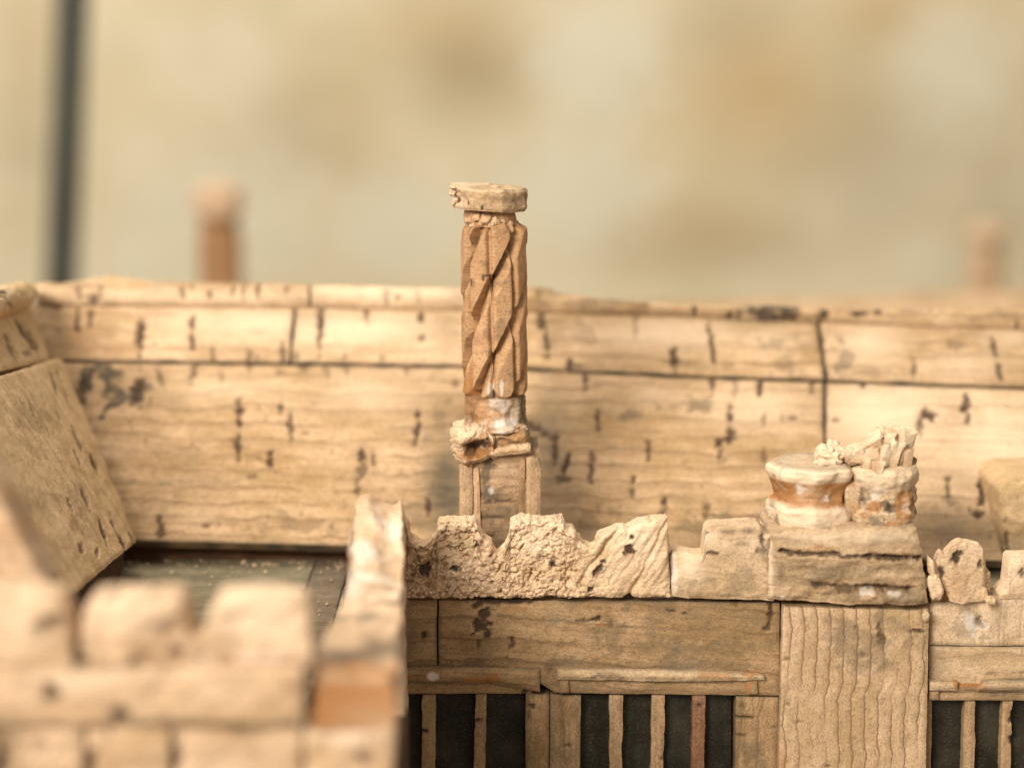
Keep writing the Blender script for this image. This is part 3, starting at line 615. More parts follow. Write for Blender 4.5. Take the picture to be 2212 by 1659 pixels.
slab('capping', pier, [(1690, 1304), (2008, 1304)], [(1690, 1319), (2008, 1326)], FP.moved(0.05), M['front'], thick=0.5, res=0.06, er=0.02)
lump('chip', pier, P(1999, 1330, FD - 0.36), (0.09, 0.10, 0.16), M['pale'], 3, 0.25, 0.7, 14)
# right bay
fpan('cork_panel', wallc, [(2008, 1304), (2090, 1296), (2160, 1286), (2400, 1286)], [(2008, 1394), (2400, 1396)], 0.02, mat=M['pale'], grain='v', pits=[(2117, 1345, 20, 20, .5)], glue=[(2098, 1350, 34, 40, .6), (2125, 1352, 20, 16, .6)], gm=[(2090, 1355, 50, 60, .35)], res=0.05, rough=0.02)
fpan('cork_panel', wallc, [(2008, 1396), (2400, 1399)], [(2008, 1497), (2400, 1497)], 0.0, mat=M['pale'], grain='h', gm=[(2180, 1452, 100, 14, .6)], res=0.05, rough=0.02, grime=[(2020, 1440, 50, 140, .4)])
fpan('lintel', wallc, [(2008, 1496), (2400, 1496)], [(2008, 1513), (2400, 1513)], 0.05, mat=M['pale2'], thick=0.55, gm=[(2150, 1500, 60, 14, .6)])
fpan('hood_mould', wallc, [(2008, 1472), (2070, 1474)], [(2008, 1492), (2068, 1492)], 0.2, mat=M['pale'], thick=0.45, res=0.05, er=0.05, smk=[(2068, 1478, 14, 20, .7)])
fpan('hood_mould', wallc, [(2126, 1474), (2160, 1471), (2400, 1470)], [(2108, 1492), (2400, 1490)], 0.22, mat=M['pale'], thick=0.45, res=0.05, er=0.06, smk=[(2112, 1484, 30, 12, .6)], label='short hood mould over the right window, its end cut slantwise')
fpan('hood_mould', wallc, [(2072, 1478), (2122, 1478)], [(2072, 1491), (2106, 1491)], 0.08, mat=M['pale2'], thick=0.35, res=0.05, smk=[(2090, 1480, 60, 10, .8)])
fpan('label_stop', wallc, [(2008, 1494), (2028, 1494)], [(2008, 1512), (2028, 1512)], 0.16, mat=M['pale2'], thick=0.4, res=0.05, er=0.03)

# --- parapet of crumbly cork
def crumb_h(G):
    W3 = G['W']; x, y = G['PX'], G['PY']
    lay = sm(1215, 1310, x - 0.45 * (y - 1290) * 0 + 18 * perlin(W3 * 0.9))        # right part: layered, split diagonally
    f1, f2 = worley(W3 * 2.3 + 0.45 * fbm(W3 * 2.6, 4)[..., None])
    g1, g2 = worley(W3 * 6.5 + 0.5 * fbm(W3 * 5.0 + 7, 3)[..., None])
    plate = perlin(W3 * 1.0 + 5)
    cr = -0.12 * sm(0.06, 0.0, f2 - f1) * sm(-0.3, 0.1, plate) - 0.07 * sm(0.10, 0.0, g2 - g1) * sm(0.15, -0.25, plate)
    cr = cr - 0.09 * sm(0.18, 0.50, perlin(W3 * 5.2 + 2)) + 0.035 * fbm(W3 * 9.0, 3, .6) + 0.05 * perlin(W3 * 1.7)
    rough_ = sm(1150, 1230, y)
    cr = cr + rough_ * (0.05 * fbm(W3 * 5.5 + 13, 4, .65) - 0.06 * sm(0.25, .55, perlin(W3 * 3.4 + 8)))
    dg = (W3[..., 0] * 0.80 - W3[..., 2] * 0.60)
    l = 0.07 * perlin(np.stack([dg * 3.2, (W3[..., 0] * 0.6 + W3[..., 2] * 0.8) * 0.55, 0 * dg], -1)) + 0.05 * fbm(np.stack([dg * 6, (W3[..., 0] * 0.6 + W3[..., 2] * 0.8) * 1.1, 0 * dg + 4], -1), 3)
    crk = -0.14 * np.exp(-((x - 1296 + 0.72 * (y - 1200) + 8 * perlin(W3 * 2)) / 5.0) ** 2) * sm(1130, 1170, y)
    crk2 = -0.10 * np.exp(-((x - 1405 + 0.52 * (y - 1200)) / 5.0) ** 2)
    ledge = 0.12 * sm(0, 16, x - 1372 + 0.55 * (y - 1230)) * sm(1262, 1280, y) * 0
    return cr * (1 - lay) + (l + crk + crk2) * lay
prof = [(850, 1118), (864, 1112), (871, 1113), (876, 1125), (882, 1150), (890, 1168), (902, 1178), (914, 1180), (926, 1175), (938, 1166), (943, 1150), (944, 1128), (950, 1121), (960, 1119), (966, 1116), (974, 1118), (990, 1119), (1024, 1119), (1030, 1123), (1036, 1140), (1046, 1156), (1056, 1172), (1062, 1190), (1072, 1199), (1082, 1198), (1092, 1190), (1098, 1168), (1100, 1150), (1103, 1122), (1112, 1116), (1150, 1114), (1216, 1116), (1221, 1128), (1226, 1132), (1238, 1132), (1246, 1150), (1262, 1178), (1276, 1186), (1286, 1182), (1292, 1165), (1300, 1150), (1312, 1143), (1330, 1136), (1347, 1131), (1354, 1136), (1372, 1129), (1410, 1118), (1432, 1114), (1441, 1117), (1444, 1130), (1445, 1180)]
prof = [(x, y + 11 * (y < 1160)) for x, y in prof]
slab('parapet', bld, prof, [(850, 1293), (1100, 1292), (1300, 1290), (1446, 1291)], FP.moved(0.26), M['crumb'], thick=0.6, res=0.026, hf=crumb_h, rough=0.02, rscale=5, er=0.06, ew=0.06, rings=8, ringamp=0.07, jit=0.05, angle=60,
     pits=[(917, 1230, 26, 22, .8), (986, 1230, 18, 12, .8), (1194, 1214, 14, 14, .85), (1360, 1186, 18, 22, .95), (1366, 1160, 8, 10, .8), (1275, 1275, 10, 10, .8), (1296, 1228, 8, 40, .8, 35), (1306, 1215, 16, 8, .7), (1355, 1289, 12, 8, .9), (1245, 1291, 14, 6, .9)],
     smk=[(1360, 1190, 26, 30, .6), (1320, 1140, 30, 8, .5), (1390, 1128, 40, 8, .5), (1290, 1240, 20, 30, .4)], pale=[(1160, 1160, 120, 90, .5), (1380, 1170, 110, 100, .6)], stain=[(900, 1240, 110, 110, .12)], label='crumbly cork battlement with three worn merlons')
# squared parapet piece
def sq_h(G):
    x, y = G['PX'], G['PY']
    return -0.16 * sm(1500, 1455, x - (1240 - y) * 0.25) * sm(1265, 1215, y) * 0.6 - 0.05 * np.exp(-((y - 1197) / 5) ** 2) * sm(1545, 1500, x) 
slab('parapet', bld, [(1449, 1208), (1456, 1196), (1470, 1197), (1500, 1200), (1521, 1198), (1523, 1156), (1527, 1142), (1536, 1136), (1600, 1134), (1640, 1133), (1646, 1140), (1656, 1150), (1672, 1152)], [(1450, 1291), (1550, 1294), (1672, 1298)], FP.moved(0.20), M['pale'], thick=0.6, res=0.04, hf=sq_h, rough=0.025, er=0.07, ew=0.09, rings=4, ringamp=0.03, jit=0.03,
     pits=[(1541, 1197, 22, 7, .7), (1648, 1165, 7, 44, .7), (1645, 1190, 12, 14, .5), (1527, 1152, 10, 6, .6)], glue=[(1456, 1240, 14, 100, .6), (1524, 1152, 14, 6, .5)], pale=[(1490, 1225, 70, 60, .7), (1535, 1165, 40, 60, .6)],
     gm=[(1570, 1260, 160, 50, .3), (1660, 1220, 26, 140, .5), (1600, 1148, 80, 10, .4), (1600, 1175, 90, 8, .3), (1660, 1150, 20, 20, .5)], stain=[(1540, 1142, 20, 14, .4)], label='squared pale parapet piece with one merlon, left of the stump block')
# --- block under the double stump
def blk_h(G):
    x, y = G['PX'], G['PY']
    w = 6 * perlin(G['W'] * 1.3) + 3 * fbm(G['W'] * 4, 3)
    c1_ = 1190 + (x - 1680) * 0.055 + w; c2_ = 1262 + (x - 1680) * 0.045 + w
    vr_ = sm(-.45, .25, perlin(G['W'] * np.array([1.6, 1, 1]) + 2))
    a = -0.18 * vr_ * np.exp(-((y - c1_) / 5.5) ** 2) * sm(1676, 1690, x)
    b_ = -0.20 * vr_ * np.exp(-((y - c2_) / 8) ** 2) * sm(1735, 1775, x) * sm(1985, 1965, x)
    step = 0.04 * sm(c1_ - 20, c1_ - 6, y) * sm(c1_ + 2, c1_ - 2, y) + 0.05 * sm(c1_, c1_ + 6, y)
    return a + b_ + step + 0.06 * fbm(G['W'] * np.array([1.2, 1, 3.0]), 4) - 0.1 * sm(1682, 1672, x)
def blk_lines():
    o = []
    for x in range(1690, 1980, 16): o.append((x, 1190 + (x - 1680) * .055, 22, 10, .75))
    for x in range(1765, 1975, 14): o.append((x, 1262 + (x - 1680) * .045, 20, 14, .65))
    return o
block = slab('chimney_block', bld, [(1668, 1146), (1760, 1143), (1984, 1141)], [(1658, 1297), (1750, 1299), (1860, 1305), (2006, 1308)], FP.moved(0.42), M['pier2'], thick=2.1, res=0.045, hf=blk_h, rough=0.04, rscale=3, er=0.07, ew=0.08, rings=6, ringamp=0.06, jit=0.05,
     pits=blk_lines(), pitdepth=0.03, pale=[(1820, 1160, 340, 26, .6), (1664, 1220, 12, 200, .9)], smk=[(1760, 1186, 120, 14, .5), (1860, 1275, 160, 20, .3)], glue=[(1690, 1291, 9, 7, .9), (1870, 1278, 34, 14, .5), (1930, 1282, 46, 16, .5), (1968, 1213, 14, 8, .4)], gm=[(1960, 1290, 70, 30, .5), (1800, 1235, 220, 40, .3), (1840, 1280, 160, 14, .5)],  # pale left edge puts the lit bevel into the colour
     label='fissured cork block carrying the broken double chimney')

# --- broken double chimney stump
def octr(TH, n=8, rot=0.0, k=0.75):
    a = 2 * math.pi / n; t = np.mod(TH - rot + a / 2, a) - a / 2
    return (1 - k) + k * math.cos(a / 2) / np.cos(t)
def stump(cx, hw, ys, hs, d, mat, seed, label, attrf, amp=0.055, depth=1.0):
    R0 = hw * K * d * 1.0
    front = d - R0 * 0.9
    zz = [zc(y, front) for y in ys]
    order = np.argsort(zz); zz = np.array(zz)[order]; hh = np.array(hs)[order] / hw * R0
    zs = np.linspace(zz[0], zz[-1], 60)
    cxw = xc(cx, 1070, d)
    ax = lambda Z: np.stack([0 * Z + cxw, 0 * Z + d], -1)
    def rf(TH, Z):
        r = np.interp(Z, zz, hh) * octr(TH, 8, 0.35)
        q = np.stack([np.sin(TH) * R0 * 2, np.cos(TH) * R0 * 2, Z * 2], -1) + seed
        return r + fbm(q * 0.55, 4, .55) * amp * 1.9 + .02 * perlin(q * 3)
    return lathe('chimney_stump', bld, zs, rf, ax, mat, 110, attrf, 50, label)
DS = 45.85
def at_l(TH, Z, X):
    nn = .07 * fbm(X * 1.4 + 2, 3); zt = zc(1044, 44.95) + nn; zb = zc(1096, 44.95) + nn
    s = sm(zt + .05, zt - .08, Z) * sm(zb - .06, zb + .06, Z); n = fbm(X * 1.7, 3)
    return dict(stain=np.clip(s * (1.05 + n * .8), 0, 1) * 0.88, pale=np.clip(1 - s, 0, 1) * 0.55, grime=0.5 * sm(0.1, 0.5, n) * (np.abs(TH) > 0.9) + 0.35 * (Z > Z.max() - 0.03), glue=0.7 * s * sm(.35, .6, fbm(X * 2.4 + 8, 3)), pit=0 * Z)
zsb = 1143
stl = stump(1750, 95, [1150, 1140, 1128, 1108, 1099, 1094, 1080, 1062, 1046, 1034, 1022, 1015], [92, 98, 100, 98, 92, 83, 81, 86, 93, 98, 96, 86], DS, M['pale'], 3.0, 'left broken chimney base with amber glue round its waist', at_l)
def at_r(TH, Z, X):
    zt = zc(1050, 45.1); n = fbm(X * 2.6, 4)
    s = sm(zt + .1, zt - .2, Z)
    return dict(stain=np.clip(s * sm(-.1, .4, n), 0, 1) * .8, grime=.7 * sm(.1, .5, fbm(X * 2 + 3, 4)) * s, glue=.4 * s * sm(.35, .55, fbm(X * 3 + 8, 3)), pit=.8 * s * sm(.3, .55, fbm(X * 3 + 1, 3)), pale=.4 * (1 - s))
strr = stump(1906, 78, [1150, 1140, 1125, 1112, 1104, 1092, 1080, 1068, 1056, 1040, 1028, 1018], [75, 79, 80, 77, 71, 75, 74, 69, 72, 79, 81, 73], DS - 0.15, M['pale'], 8.0, 'right broken chimney base, cracked and glued, heaped with splinters', at_r, amp=0.075)
lump('glue_seam', strr, P(1838, 1078, 45.55) , (0.20, 0.35, 0.56), M['pale'], 5, 0.15, 0.35, 18, attrs=dict(stain=lambda X, D: .5 * sm(.0, .4, fbm(X * 2, 3))))
# splinters heaped on the right base, and a crumb pile on the left one
rs = random.Random(5)
sh = [(1878, 965, 45.7, .42, .22, .12, -.55), (1905, 955, 45.9, .34, .25, .16, -.45), (1932, 948, 46.1, .30, .25, .22, -.3), (1948, 965, 45.8, .15, .2, .42, .15), (1930, 985, 45.5, .16, .13, .38, .35), (1910, 990, 45.45, .10, .12, .30, .45), (1896, 985, 45.5, .13, .14, .22, -.2), (1865, 988, 45.5, .36, .14, .10, .25), (1885, 1002, 45.35, .24, .12, .09, .1), (1846, 985, 45.6, .22, .2, .10, -.25), (1955, 990, 45.7, .11, .15, .34, .1), (1915, 968, 45.75, .14, .18, .34, .2), (1898, 1008, 45.2, .14, .1, .08, .3), (1942, 938, 46.2, .18, .2, .16, .2), (1922, 935, 46.2, .16, .2, .14, -.3)]
for i, (x, y, d, a, b, c, tl) in enumerate(sh):
    lump('splinter', strr, P(x - 4, y, d), (max(.17, a * 1.0), max(.2, b * 1.5), max(.17, c * 1.1)), M['pale'], 20 + i, 0.34, 0.28, 14, rot=rs.uniform(-.5, .5), tilt=-tl, fs=0.9, angle=24, attrs=dict(pale=lambda X, D: .5 * (D[..., 2] > 0.2), grime=lambda X, D: .7 * sm(0.0, .4, fbm(X * 3, 3)) * (D[..., 2] < .3), stain=lambda X, D: .4 * sm(0.1, .5, fbm(X * 2 + 5, 3))))  # tops paler, flanks greyer: shading put into the splinters' colour
lump('splinter_heap', strr, P(1905, 1003, 45.9), (.72, .45, .34), M['front'], 71, 0.22, 0.6, 24, attrs=dict(grime=lambda X, D: .6 + 0 * X[..., 0]))
for i, (x, y, d, a, b, c) in enumerate([(1785, 975, 45.8, .22, .2, .17), (1795, 985, 45.7, .26, .22, .13), (1808, 972, 45.85, .17, .2, .12), (1788, 998, 45.5, .30, .16, .08), (1772, 983, 45.9, .14, .15, .12), (1820, 985, 45.7, .14, .14, .10), (1800, 962, 46.0, .16, .16, .12)]):
    lump('crumb', stl, P(x, y, d), (a, b, c), M['pale'], 50 + i, 0.35, 0.7, 16, crack=.15, attrs=dict(pale=lambda X, D: .6 + 0 * X[..., 0]))
lump('cavity_shade', stl, P(1826, 1000, 45.75), (.16, .2, .30), M['wood'], 61, .25, .7, 14)  # solid dark lump, stands in for the shade of a hollow

# --- right parapet: thin torn cork
def torn_h(G):
    x, y = G['PX'], G['PY']
    return 0.16 * np.exp(-((x - 2050 - 0.35 * (y - 1230)) / 26) ** 2) + 0.03 * perlin(G['W'] * 1.8) - 0.2 * sm(2122, 2138, x) + 0.04 * np.abs(perlin(G['W'] * 3.5))
tp = slab('parapet', bld, [(2018, 1225), (2024, 1196), (2030, 1188), (2036, 1196), (2048, 1184), (2062, 1176), (2075, 1171), (2100, 1174), (2118, 1178), (2124, 1188), (2126, 1200), (2134, 1210), (2132, 1226)], [(2052, 1298), (2136, 1301)], FP.moved(0.16), M['crumb'], thick=0.35, res=0.035, hf=torn_h, rough=0.015, er=0.012, rings=3, ringamp=0.05, jit=0.04,
     pits=[(2064, 1202, 22, 24, .95), (2033, 1234, 14, 22, .9), (2118, 1212, 10, 22, .7)], stain=[(2060, 1260, 50, 60, .25)], label='torn thin merlon with two dark holes right of the block')
slab('torn_flap', tp, [(2004, 1200), (2020, 1214), (2032, 1232)], [(2006, 1236), (2022, 1262), (2036, 1270)], FP.moved(0.3), M['crumb'], thick=0.08, res=0.04, hf=lambda G: 0.12 * np.sin(G['u'] * 5), rough=0.03)
lump('torn_flap', tp, P(2020, 1268, FD - .35), (.17, .14, .30), M['crumb'], 81, .25, .7, 18, tilt=.2)
slab('backing_strip', tp, [(2012, 1262), (2064, 1240), (2140, 1236)], [(2012, 1304), (2140, 1304)], FP.moved(-.02), M['front'], thick=0.5, res=0.06, smk=[(2045, 1275, 60, 50, .5)])
lump('torn_flap', tp, P(2139, 1297, FD - .25), (.12, .10, .10), M['crumb'], 83, .3, .6, 16)
slab('torn_flap', tp, [(2122, 1266), (2132, 1272)], [(2116, 1298), (2138, 1299)], FP.moved(.2), M['crumb'], thick=0.1, res=.04, rough=.03)
slab('parapet', bld, [(2160, 1286), (2166, 1278), (2178, 1266), (2182, 1214), (2188, 1207), (2260, 1204), (2264, 1240), (2300, 1280), (2340, 1284), (2344, 1210), (2420, 1206)], [(2160, 1294), (2420, 1294)], FP.moved(0.12), M['crumb'], thick=0.7, res=0.045, rough=0.05, er=0.06, rings=3, ringamp=0.05, pits=[(2208, 1236, 10, 30, .6)], pale=[(2195, 1240, 30, 60, .8)], label='pale merlon cut by the right picture edge')
# base of a further chimney against the roof
def cbh(G): return 0.08 * fbm(G['W'] * 1.5, 3)
slab('chimney_base', bld, [(2160, 1062), (2172, 1046), (2195, 1038), (2330, 1034)], [(2176, 1214), (2340, 1216)], Plane((0, 49.2, 0), (0, -1, 0)), M['wing'], thick=2.5, res=0.07, hf=cbh, rough=0.05, er=0.1, ew=.12, grime=[(2190, 1180, 120, 70, .5)], pits=[(2176, 1180, 6, 70, .7)], label='grey worn chimney base against the roof at the right edge')

# --- twisted chimney
DC = 48.0
def cax(x0, y0, x1, y1, d=DC):
    p0, p1 = P(x0, y0, d), P(x1, y1, d)
    def f(Z):
        t = (Z - p0[2]) / (p1[2] - p0[2])
        return np.stack([p0[0] + (p1[0] - p0[0]) * t, 0 * Z + d], -1)
    return f
RS = 77 * K * DC / 0.985
zb_, zt_ = zc(868, DC - .8), zc(485, DC - .8)
NST = 5; PER = 1.9
def shaft_r(TH, Z):
    h = Z - zb_
    tw = TH + 0.03 * (h - 2) + 0.02 * perlin(np.stack([0 * h, h, 0 * h], -1))
    vr = math.radians(-5 + 22.5)                # arrises at -50, -5, 40 degrees
    a = math.pi / 4; t = np.mod(tw - vr + a / 2, a) - a / 2
    r = RS * (0.955 * math.cos(a / 2) / np.cos(t) * 0.7 + 0.3 * 0.98)
    edge_ = np.abs(np.abs(t) - a / 2)
    r = r - 0.17 * np.exp(-(edge_ / 0.08) ** 2)
    fac = np.floor((tw - vr + a / 2) / a)       # each facet is cut a little differently
    ph = (h + 0.16 * np.sin(fac * 2.3)) / PER - tw * NST / (2 * math.pi) + 0.30
    f = ph - np.floor(ph)
    f = np.clip(f + 0.015 * perlin(np.stack([TH * 4, Z * 4, 0 * Z], -1)), 0, 1)
    cut = sm(0.60, 0.97, f) * sm(1.0, 0.965, f)
    r = r - 0.34 * cut
    # scalloped foot of each facet and worn head
    foot = 0.22 * (t / (a / 2)) ** 2 + 0.02
    r = r - 0.20 * sm(foot + 0.10, foot - 0.06, h)
    head = zt_ - zb_ - h
    r = r - 0.22 * sm(0.16 + 0.12 * (t / (a / 2)) ** 2, 0.02, head + 0.05 * perlin(np.stack([TH * 3, 0 * Z, 0 * Z + 3], -1)))
    q = np.stack([np.sin(TH), np.cos(TH), Z], -1)
    return r + 0.018 * fbm(q * 2.2, 4)
def shaft_at(TH, Z, X):
    px = 1106 + X[..., 0] / (K * DC) ; h = Z - zb_
    n = fbm(X * 3, 3)
    d1 = np.exp(-((TH + .02) / .10) ** 2 - ((h - 3.15) / .10) ** 2) + np.exp(-((TH + .32) / .07) ** 2 - ((h - 3.12) / .10) ** 2) + .8 * np.exp(-((TH + .17) / .18) ** 2 - ((h - 3.2) / .03) ** 2)
    d1 = d1 + .9 * np.exp(-((TH + 1.15) / .16) ** 2 - ((h - 3.05) / .16) ** 2) + .8 * np.exp(-((TH + .8) / .12) ** 2 - ((h - 3.0) / .16) ** 2)
    gl = np.exp(-((TH + .12) / .13) ** 2 - ((h - .28) / .30) ** 2) + np.exp(-((TH - .22) / .08) ** 2 - ((h - .35) / .28) ** 2)
    gl = gl + 1.2 * np.exp(-((TH + .28) / .16) ** 2 - ((h - 4.45) / .06) ** 2)
    return dict(pit=sm(.45, .75, d1 + n * .3) * .85, glue=sm(.4, .8, gl + n * .3) * .85, stain=.10 + .65 * sm(-.5, -1.0, TH) * sm(1.2, .2, h) + .25 * sm(.5, 1.1, TH), grime=.35 * sm(.2, .6, n), pale=0 * Z)
zsx = np.linspace(zb_, zt_, 230)
chim = lathe('twisted_chimney', bld, zsx, shaft_r, cax(1069, 868, 1067, 480), M['shaft'], 300, shaft_at, 60, 'tall twisted cork chimney with spiral fluted shaft and octagonal cap')
# neck and cap
zn0, zn1 = zt_ - 0.10, zc(452, DC)
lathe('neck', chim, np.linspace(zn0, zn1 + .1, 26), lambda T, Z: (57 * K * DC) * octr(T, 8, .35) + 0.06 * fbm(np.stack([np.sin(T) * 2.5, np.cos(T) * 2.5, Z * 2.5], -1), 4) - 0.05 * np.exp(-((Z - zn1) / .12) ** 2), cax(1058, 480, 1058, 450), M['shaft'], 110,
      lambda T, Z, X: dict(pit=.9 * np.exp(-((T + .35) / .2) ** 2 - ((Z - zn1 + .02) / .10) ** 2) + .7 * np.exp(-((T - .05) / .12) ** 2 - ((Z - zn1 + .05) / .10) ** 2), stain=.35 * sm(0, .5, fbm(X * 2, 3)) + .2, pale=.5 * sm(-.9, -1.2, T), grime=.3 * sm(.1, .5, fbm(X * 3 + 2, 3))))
zc0, zc1 = zc(459, DC - .9), zc(410, DC - .9)
def cap_r(T, Z):
    r = (84 * K * DC) * octr(T, 8, .72, 0.95)
    q = np.stack([np.sin(T) * 2, np.cos(T) * 2, Z * 2], -1)
    rag = sm(-.55, -1.2, T) * sm(-2.8, -2.0, T)
    r = r + 0.045 * fbm(q * 1.6, 4) + rag * (0.10 * fbm(q * 2.6 + 3, 4) - 0.14 * np.exp(-((Z - zc0 - .22) / .10) ** 2) + 0.10 * sm(zc1 - .2, zc1, Z))
    r = r - 0.05 * np.exp(-((zc1 - Z) / .05) ** 2) - 0.05 * np.exp(-((Z - zc0) / .05) ** 2)
    return r
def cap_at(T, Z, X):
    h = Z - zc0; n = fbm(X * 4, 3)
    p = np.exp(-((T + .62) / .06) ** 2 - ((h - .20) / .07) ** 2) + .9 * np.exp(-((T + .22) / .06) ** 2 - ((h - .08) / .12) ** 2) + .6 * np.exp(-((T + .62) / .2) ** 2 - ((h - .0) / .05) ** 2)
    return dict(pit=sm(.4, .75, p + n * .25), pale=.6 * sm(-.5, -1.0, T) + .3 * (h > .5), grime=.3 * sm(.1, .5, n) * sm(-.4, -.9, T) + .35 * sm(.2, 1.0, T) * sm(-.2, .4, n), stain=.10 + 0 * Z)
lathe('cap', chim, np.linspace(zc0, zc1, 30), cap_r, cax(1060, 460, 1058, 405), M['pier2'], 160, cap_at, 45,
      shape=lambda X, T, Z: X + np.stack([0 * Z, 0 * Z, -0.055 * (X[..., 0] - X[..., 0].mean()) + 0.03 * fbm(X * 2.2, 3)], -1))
for i, (x, y, a, b, c) in enumerate([(983, 404, .12, .16, .05), (978, 417, .08, .12, .08), (985, 432, .07, .1, .07), (979, 440, .05, .07, .05), (1070, 404, .12, .1, .035)]):
    lump('cap_fragment', chim, P(x, y, DC - .35), (a, b, c), M['pale'], 90 + i, .35, .8, 14)
# crumbs under the neck
for i, (x, y, a) in enumerate([(1030, 470, .13), (1050, 475, .15), (1068, 478, .13), (1012, 476, .10), (1085, 476, .10), (1100, 482, .09), (1040, 484, .10), (1020, 488, .08), (1060, 486, .10)]):
    lump('crumb', chim, P(x, y, DC - .62 + .25 * abs(x - 1055) / 50), (a, a * .9, a * .8), M['shaft'], 100 + i, .35, .8, 14, attrs=dict(pale=lambda X, D: .35 + 0 * X[..., 0]))
# glued foot of the shaft
zf0, zf1 = zc(928, DC - .7), zc(862, DC - .7)
lathe('glued_foot', chim, np.linspace(zf0, zf1, 40), lambda T, Z: (67 * K * DC) * octr(T, 8, math.radians(-5)) + 0.075 * fbm(np.stack([np.sin(T) * 2.4, np.cos(T) * 2.4, Z * 2.4], -1), 4) + 0.06 * sm(zf0 + .3, zf0, Z), cax(1070, 925, 1070, 868), M['shaft'], 120,
      lambda T, Z, X: dict(glue=np.clip(sm(-.35, -.1, T + .2 * fbm(X * 3, 3)) * sm(1.0, .6, T) * .5 + .45 * sm(zf0 + .35, zf0 + .05, Z) * sm(1.0, .7, T), 0, .8) * sm(-.6, .1, fbm(X * 2.2 + 4, 3)), grime=.5 * sm(.6, 1.1, np.abs(T)) + .45 * sm(-.05, .35, fbm(X * 2.8 + 1, 4)), stain=.3 * (T < -.4), pit=0 * Z, pale=0 * Z))
# broken ledge
def ledge_l(G):
    x, y = G['PX'], G['PY']
    ex, ey = x - 1028, y - (972 - 0.18 * (x - 1028))
    hol = np.exp(-(ex / 30) ** 4 - (ey / 15) ** 2)
    return -0.30 * hol + 0.16 * fbm(G['W'] * 1.8, 4, .6) - 0.25 * sm(1000, 982, x) - 0.2 * sm(990, 1012, y) + .08 * np.abs(perlin(G['W'] * np.array([1.2, 1, 4.0])))
slab('broken_ledge', chim, [(976, 962), (982, 946), (998, 937), (1012, 935), (1030, 928), (1046, 927), (1058, 934), (1066, 944)], [(982, 1000), (994, 1020), (1010, 1024), (1022, 1008), (1042, 1002), (1066, 984)], Plane((0, DC - 1.28, 0), (0, -1, 0)), M['crumb'], thick=1.6, res=.035, hf=ledge_l, rough=.06, rscale=3, er=.10, ew=.08, rings=6, ringamp=.12, jit=.08, angle=45,
     pits=[(1030, 966, 58, 22, .75, -10), (1012, 982, 22, 14, .6)], pitdepth=.05, smk=[(1020, 985, 80, 30, .85), (1008, 1012, 40, 22, .9), (1048, 950, 30, 26, .6), (1030, 970, 70, 30, .8)], gm=[(1040, 985, 50, 20, .5)], label='rough broken ledge knob with a dark hollow')
def ledge_r(G): return .10 * fbm(G['W'] * np.array([1.5, 1, 4]), 4) - .15 * sm(1136, 1146, G['PX'])
slab('broken_ledge', chim, [(1060, 946), (1080, 934), (1110, 936), (1136, 932), (1144, 944)], [(1060, 968), (1146, 966)], Plane((0, DC - 1.05, 0), (0, -1, 0)), M['front'], thick=1.6, res=.04, hf=ledge_r, rough=.05, rscale=3, er=.08, rings=5, ringamp=.08, jit=.05, smk=[(1100, 955, 60, 24, .4)], pits=[(1110, 956, 40, 5, .6), (1085, 950, 30, 4, .5)], pitdepth=.05)
slab('ledge_strip', chim, [(1062, 978), (1072, 970), (1100, 966), (1138, 961), (1147, 968)], [(1062, 986), (1100, 984), (1140, 981), (1147, 978)], Plane((0, DC - 1.26, 0), (0, -1, 0)), M['crumb'], thick=.5, res=.035, rough=.05, rscale=3, er=.06, rings=4, ringamp=.05, jit=.04, stain=[(1100, 974, 90, 20, .2)])
lump('glue_crust', chim, P(1066, 924, DC - .45), (.78, .62, .10), M['shaft'], 131, .30, .75, 36, tilt=.04, attrs=dict(glue=lambda X, D: .55 * sm(-.35, .3, fbm(X * 2.4, 3)), grime=lambda X, D: .55 * sm(.0, .4, fbm(X * 2 + 6, 3))))
lump('glue_blob', chim, P(1072, 968, DC - .92), (.16, .12, .26), M['shaft'], 121, .3, .8, 20, tilt=-.5, attrs=dict(glue=lambda X, D: .55 * sm(-.3, .4, fbm(X * 3, 3))))
# pedestal with raised frame
PD = DC - 1.0
PP = Plane((0, PD, 0), (0, -1, 0))
ped = slab('pedestal', chim, [(996, 985), (1164, 972)], [(996, 1215), (1165, 1215)], PP.moved(-.10), cork('cork_pedestal', (0.50, 0.325, 0.165), (0.36, 0.215, 0.10), ring=1.5, ring_amt=.4, streak=.4, pores=.1, dirt=.4), thick=2.2, res=0.05, rough=0.05, er=0.03, gm=[(1052, 1040, 24, 100, .7), (1075, 1110, 90, 40, .4), (1090, 1070, 80, 24, .3)], grime=[(1080, 1170, 160, 70, .45)], glue=[(1062, 1062, 12, 16, .7)], pits=[(1040, 1160, 40, 8, .5), (1085, 1083, 70, 5, .6), (1075, 1118, 60, 5, .6), (1100, 1050, 50, 4, .4)], pitdepth=.04, seam_dark=.3, pale=[(1090, 1015, 70, 30, .35)])
slab('frame_strip', chim, [(993, 1002), (1021, 998)], [(992, 1215), (1021, 1215)], PP.moved(.04), M['pier2'], thick=.4, res=.045, rough=.03, er=.04, stain=[(1005, 1100, 40, 300, .15)], grain='v')
slab('frame_strip', chim, [(1022, 1012), (1034, 1010)], [(1022, 1215), (1042, 1215)], PP.moved(-.02), M['shaft'], thick=.3, res=.045, rough=.03, er=.03, grain='v', pale=[(1028, 1080, 20, 200, .3)])
slab('frame_strip', chim, [(1137, 990), (1150, 984), (1162, 992), (1168, 1006)], [(1139, 1215), (1166, 1215)], PP.moved(.04), M['pier2'], thick=.4, res=.045, rough=.04, er=.05, stain=[(1150, 1100, 40, 300, .2)], grain='v')
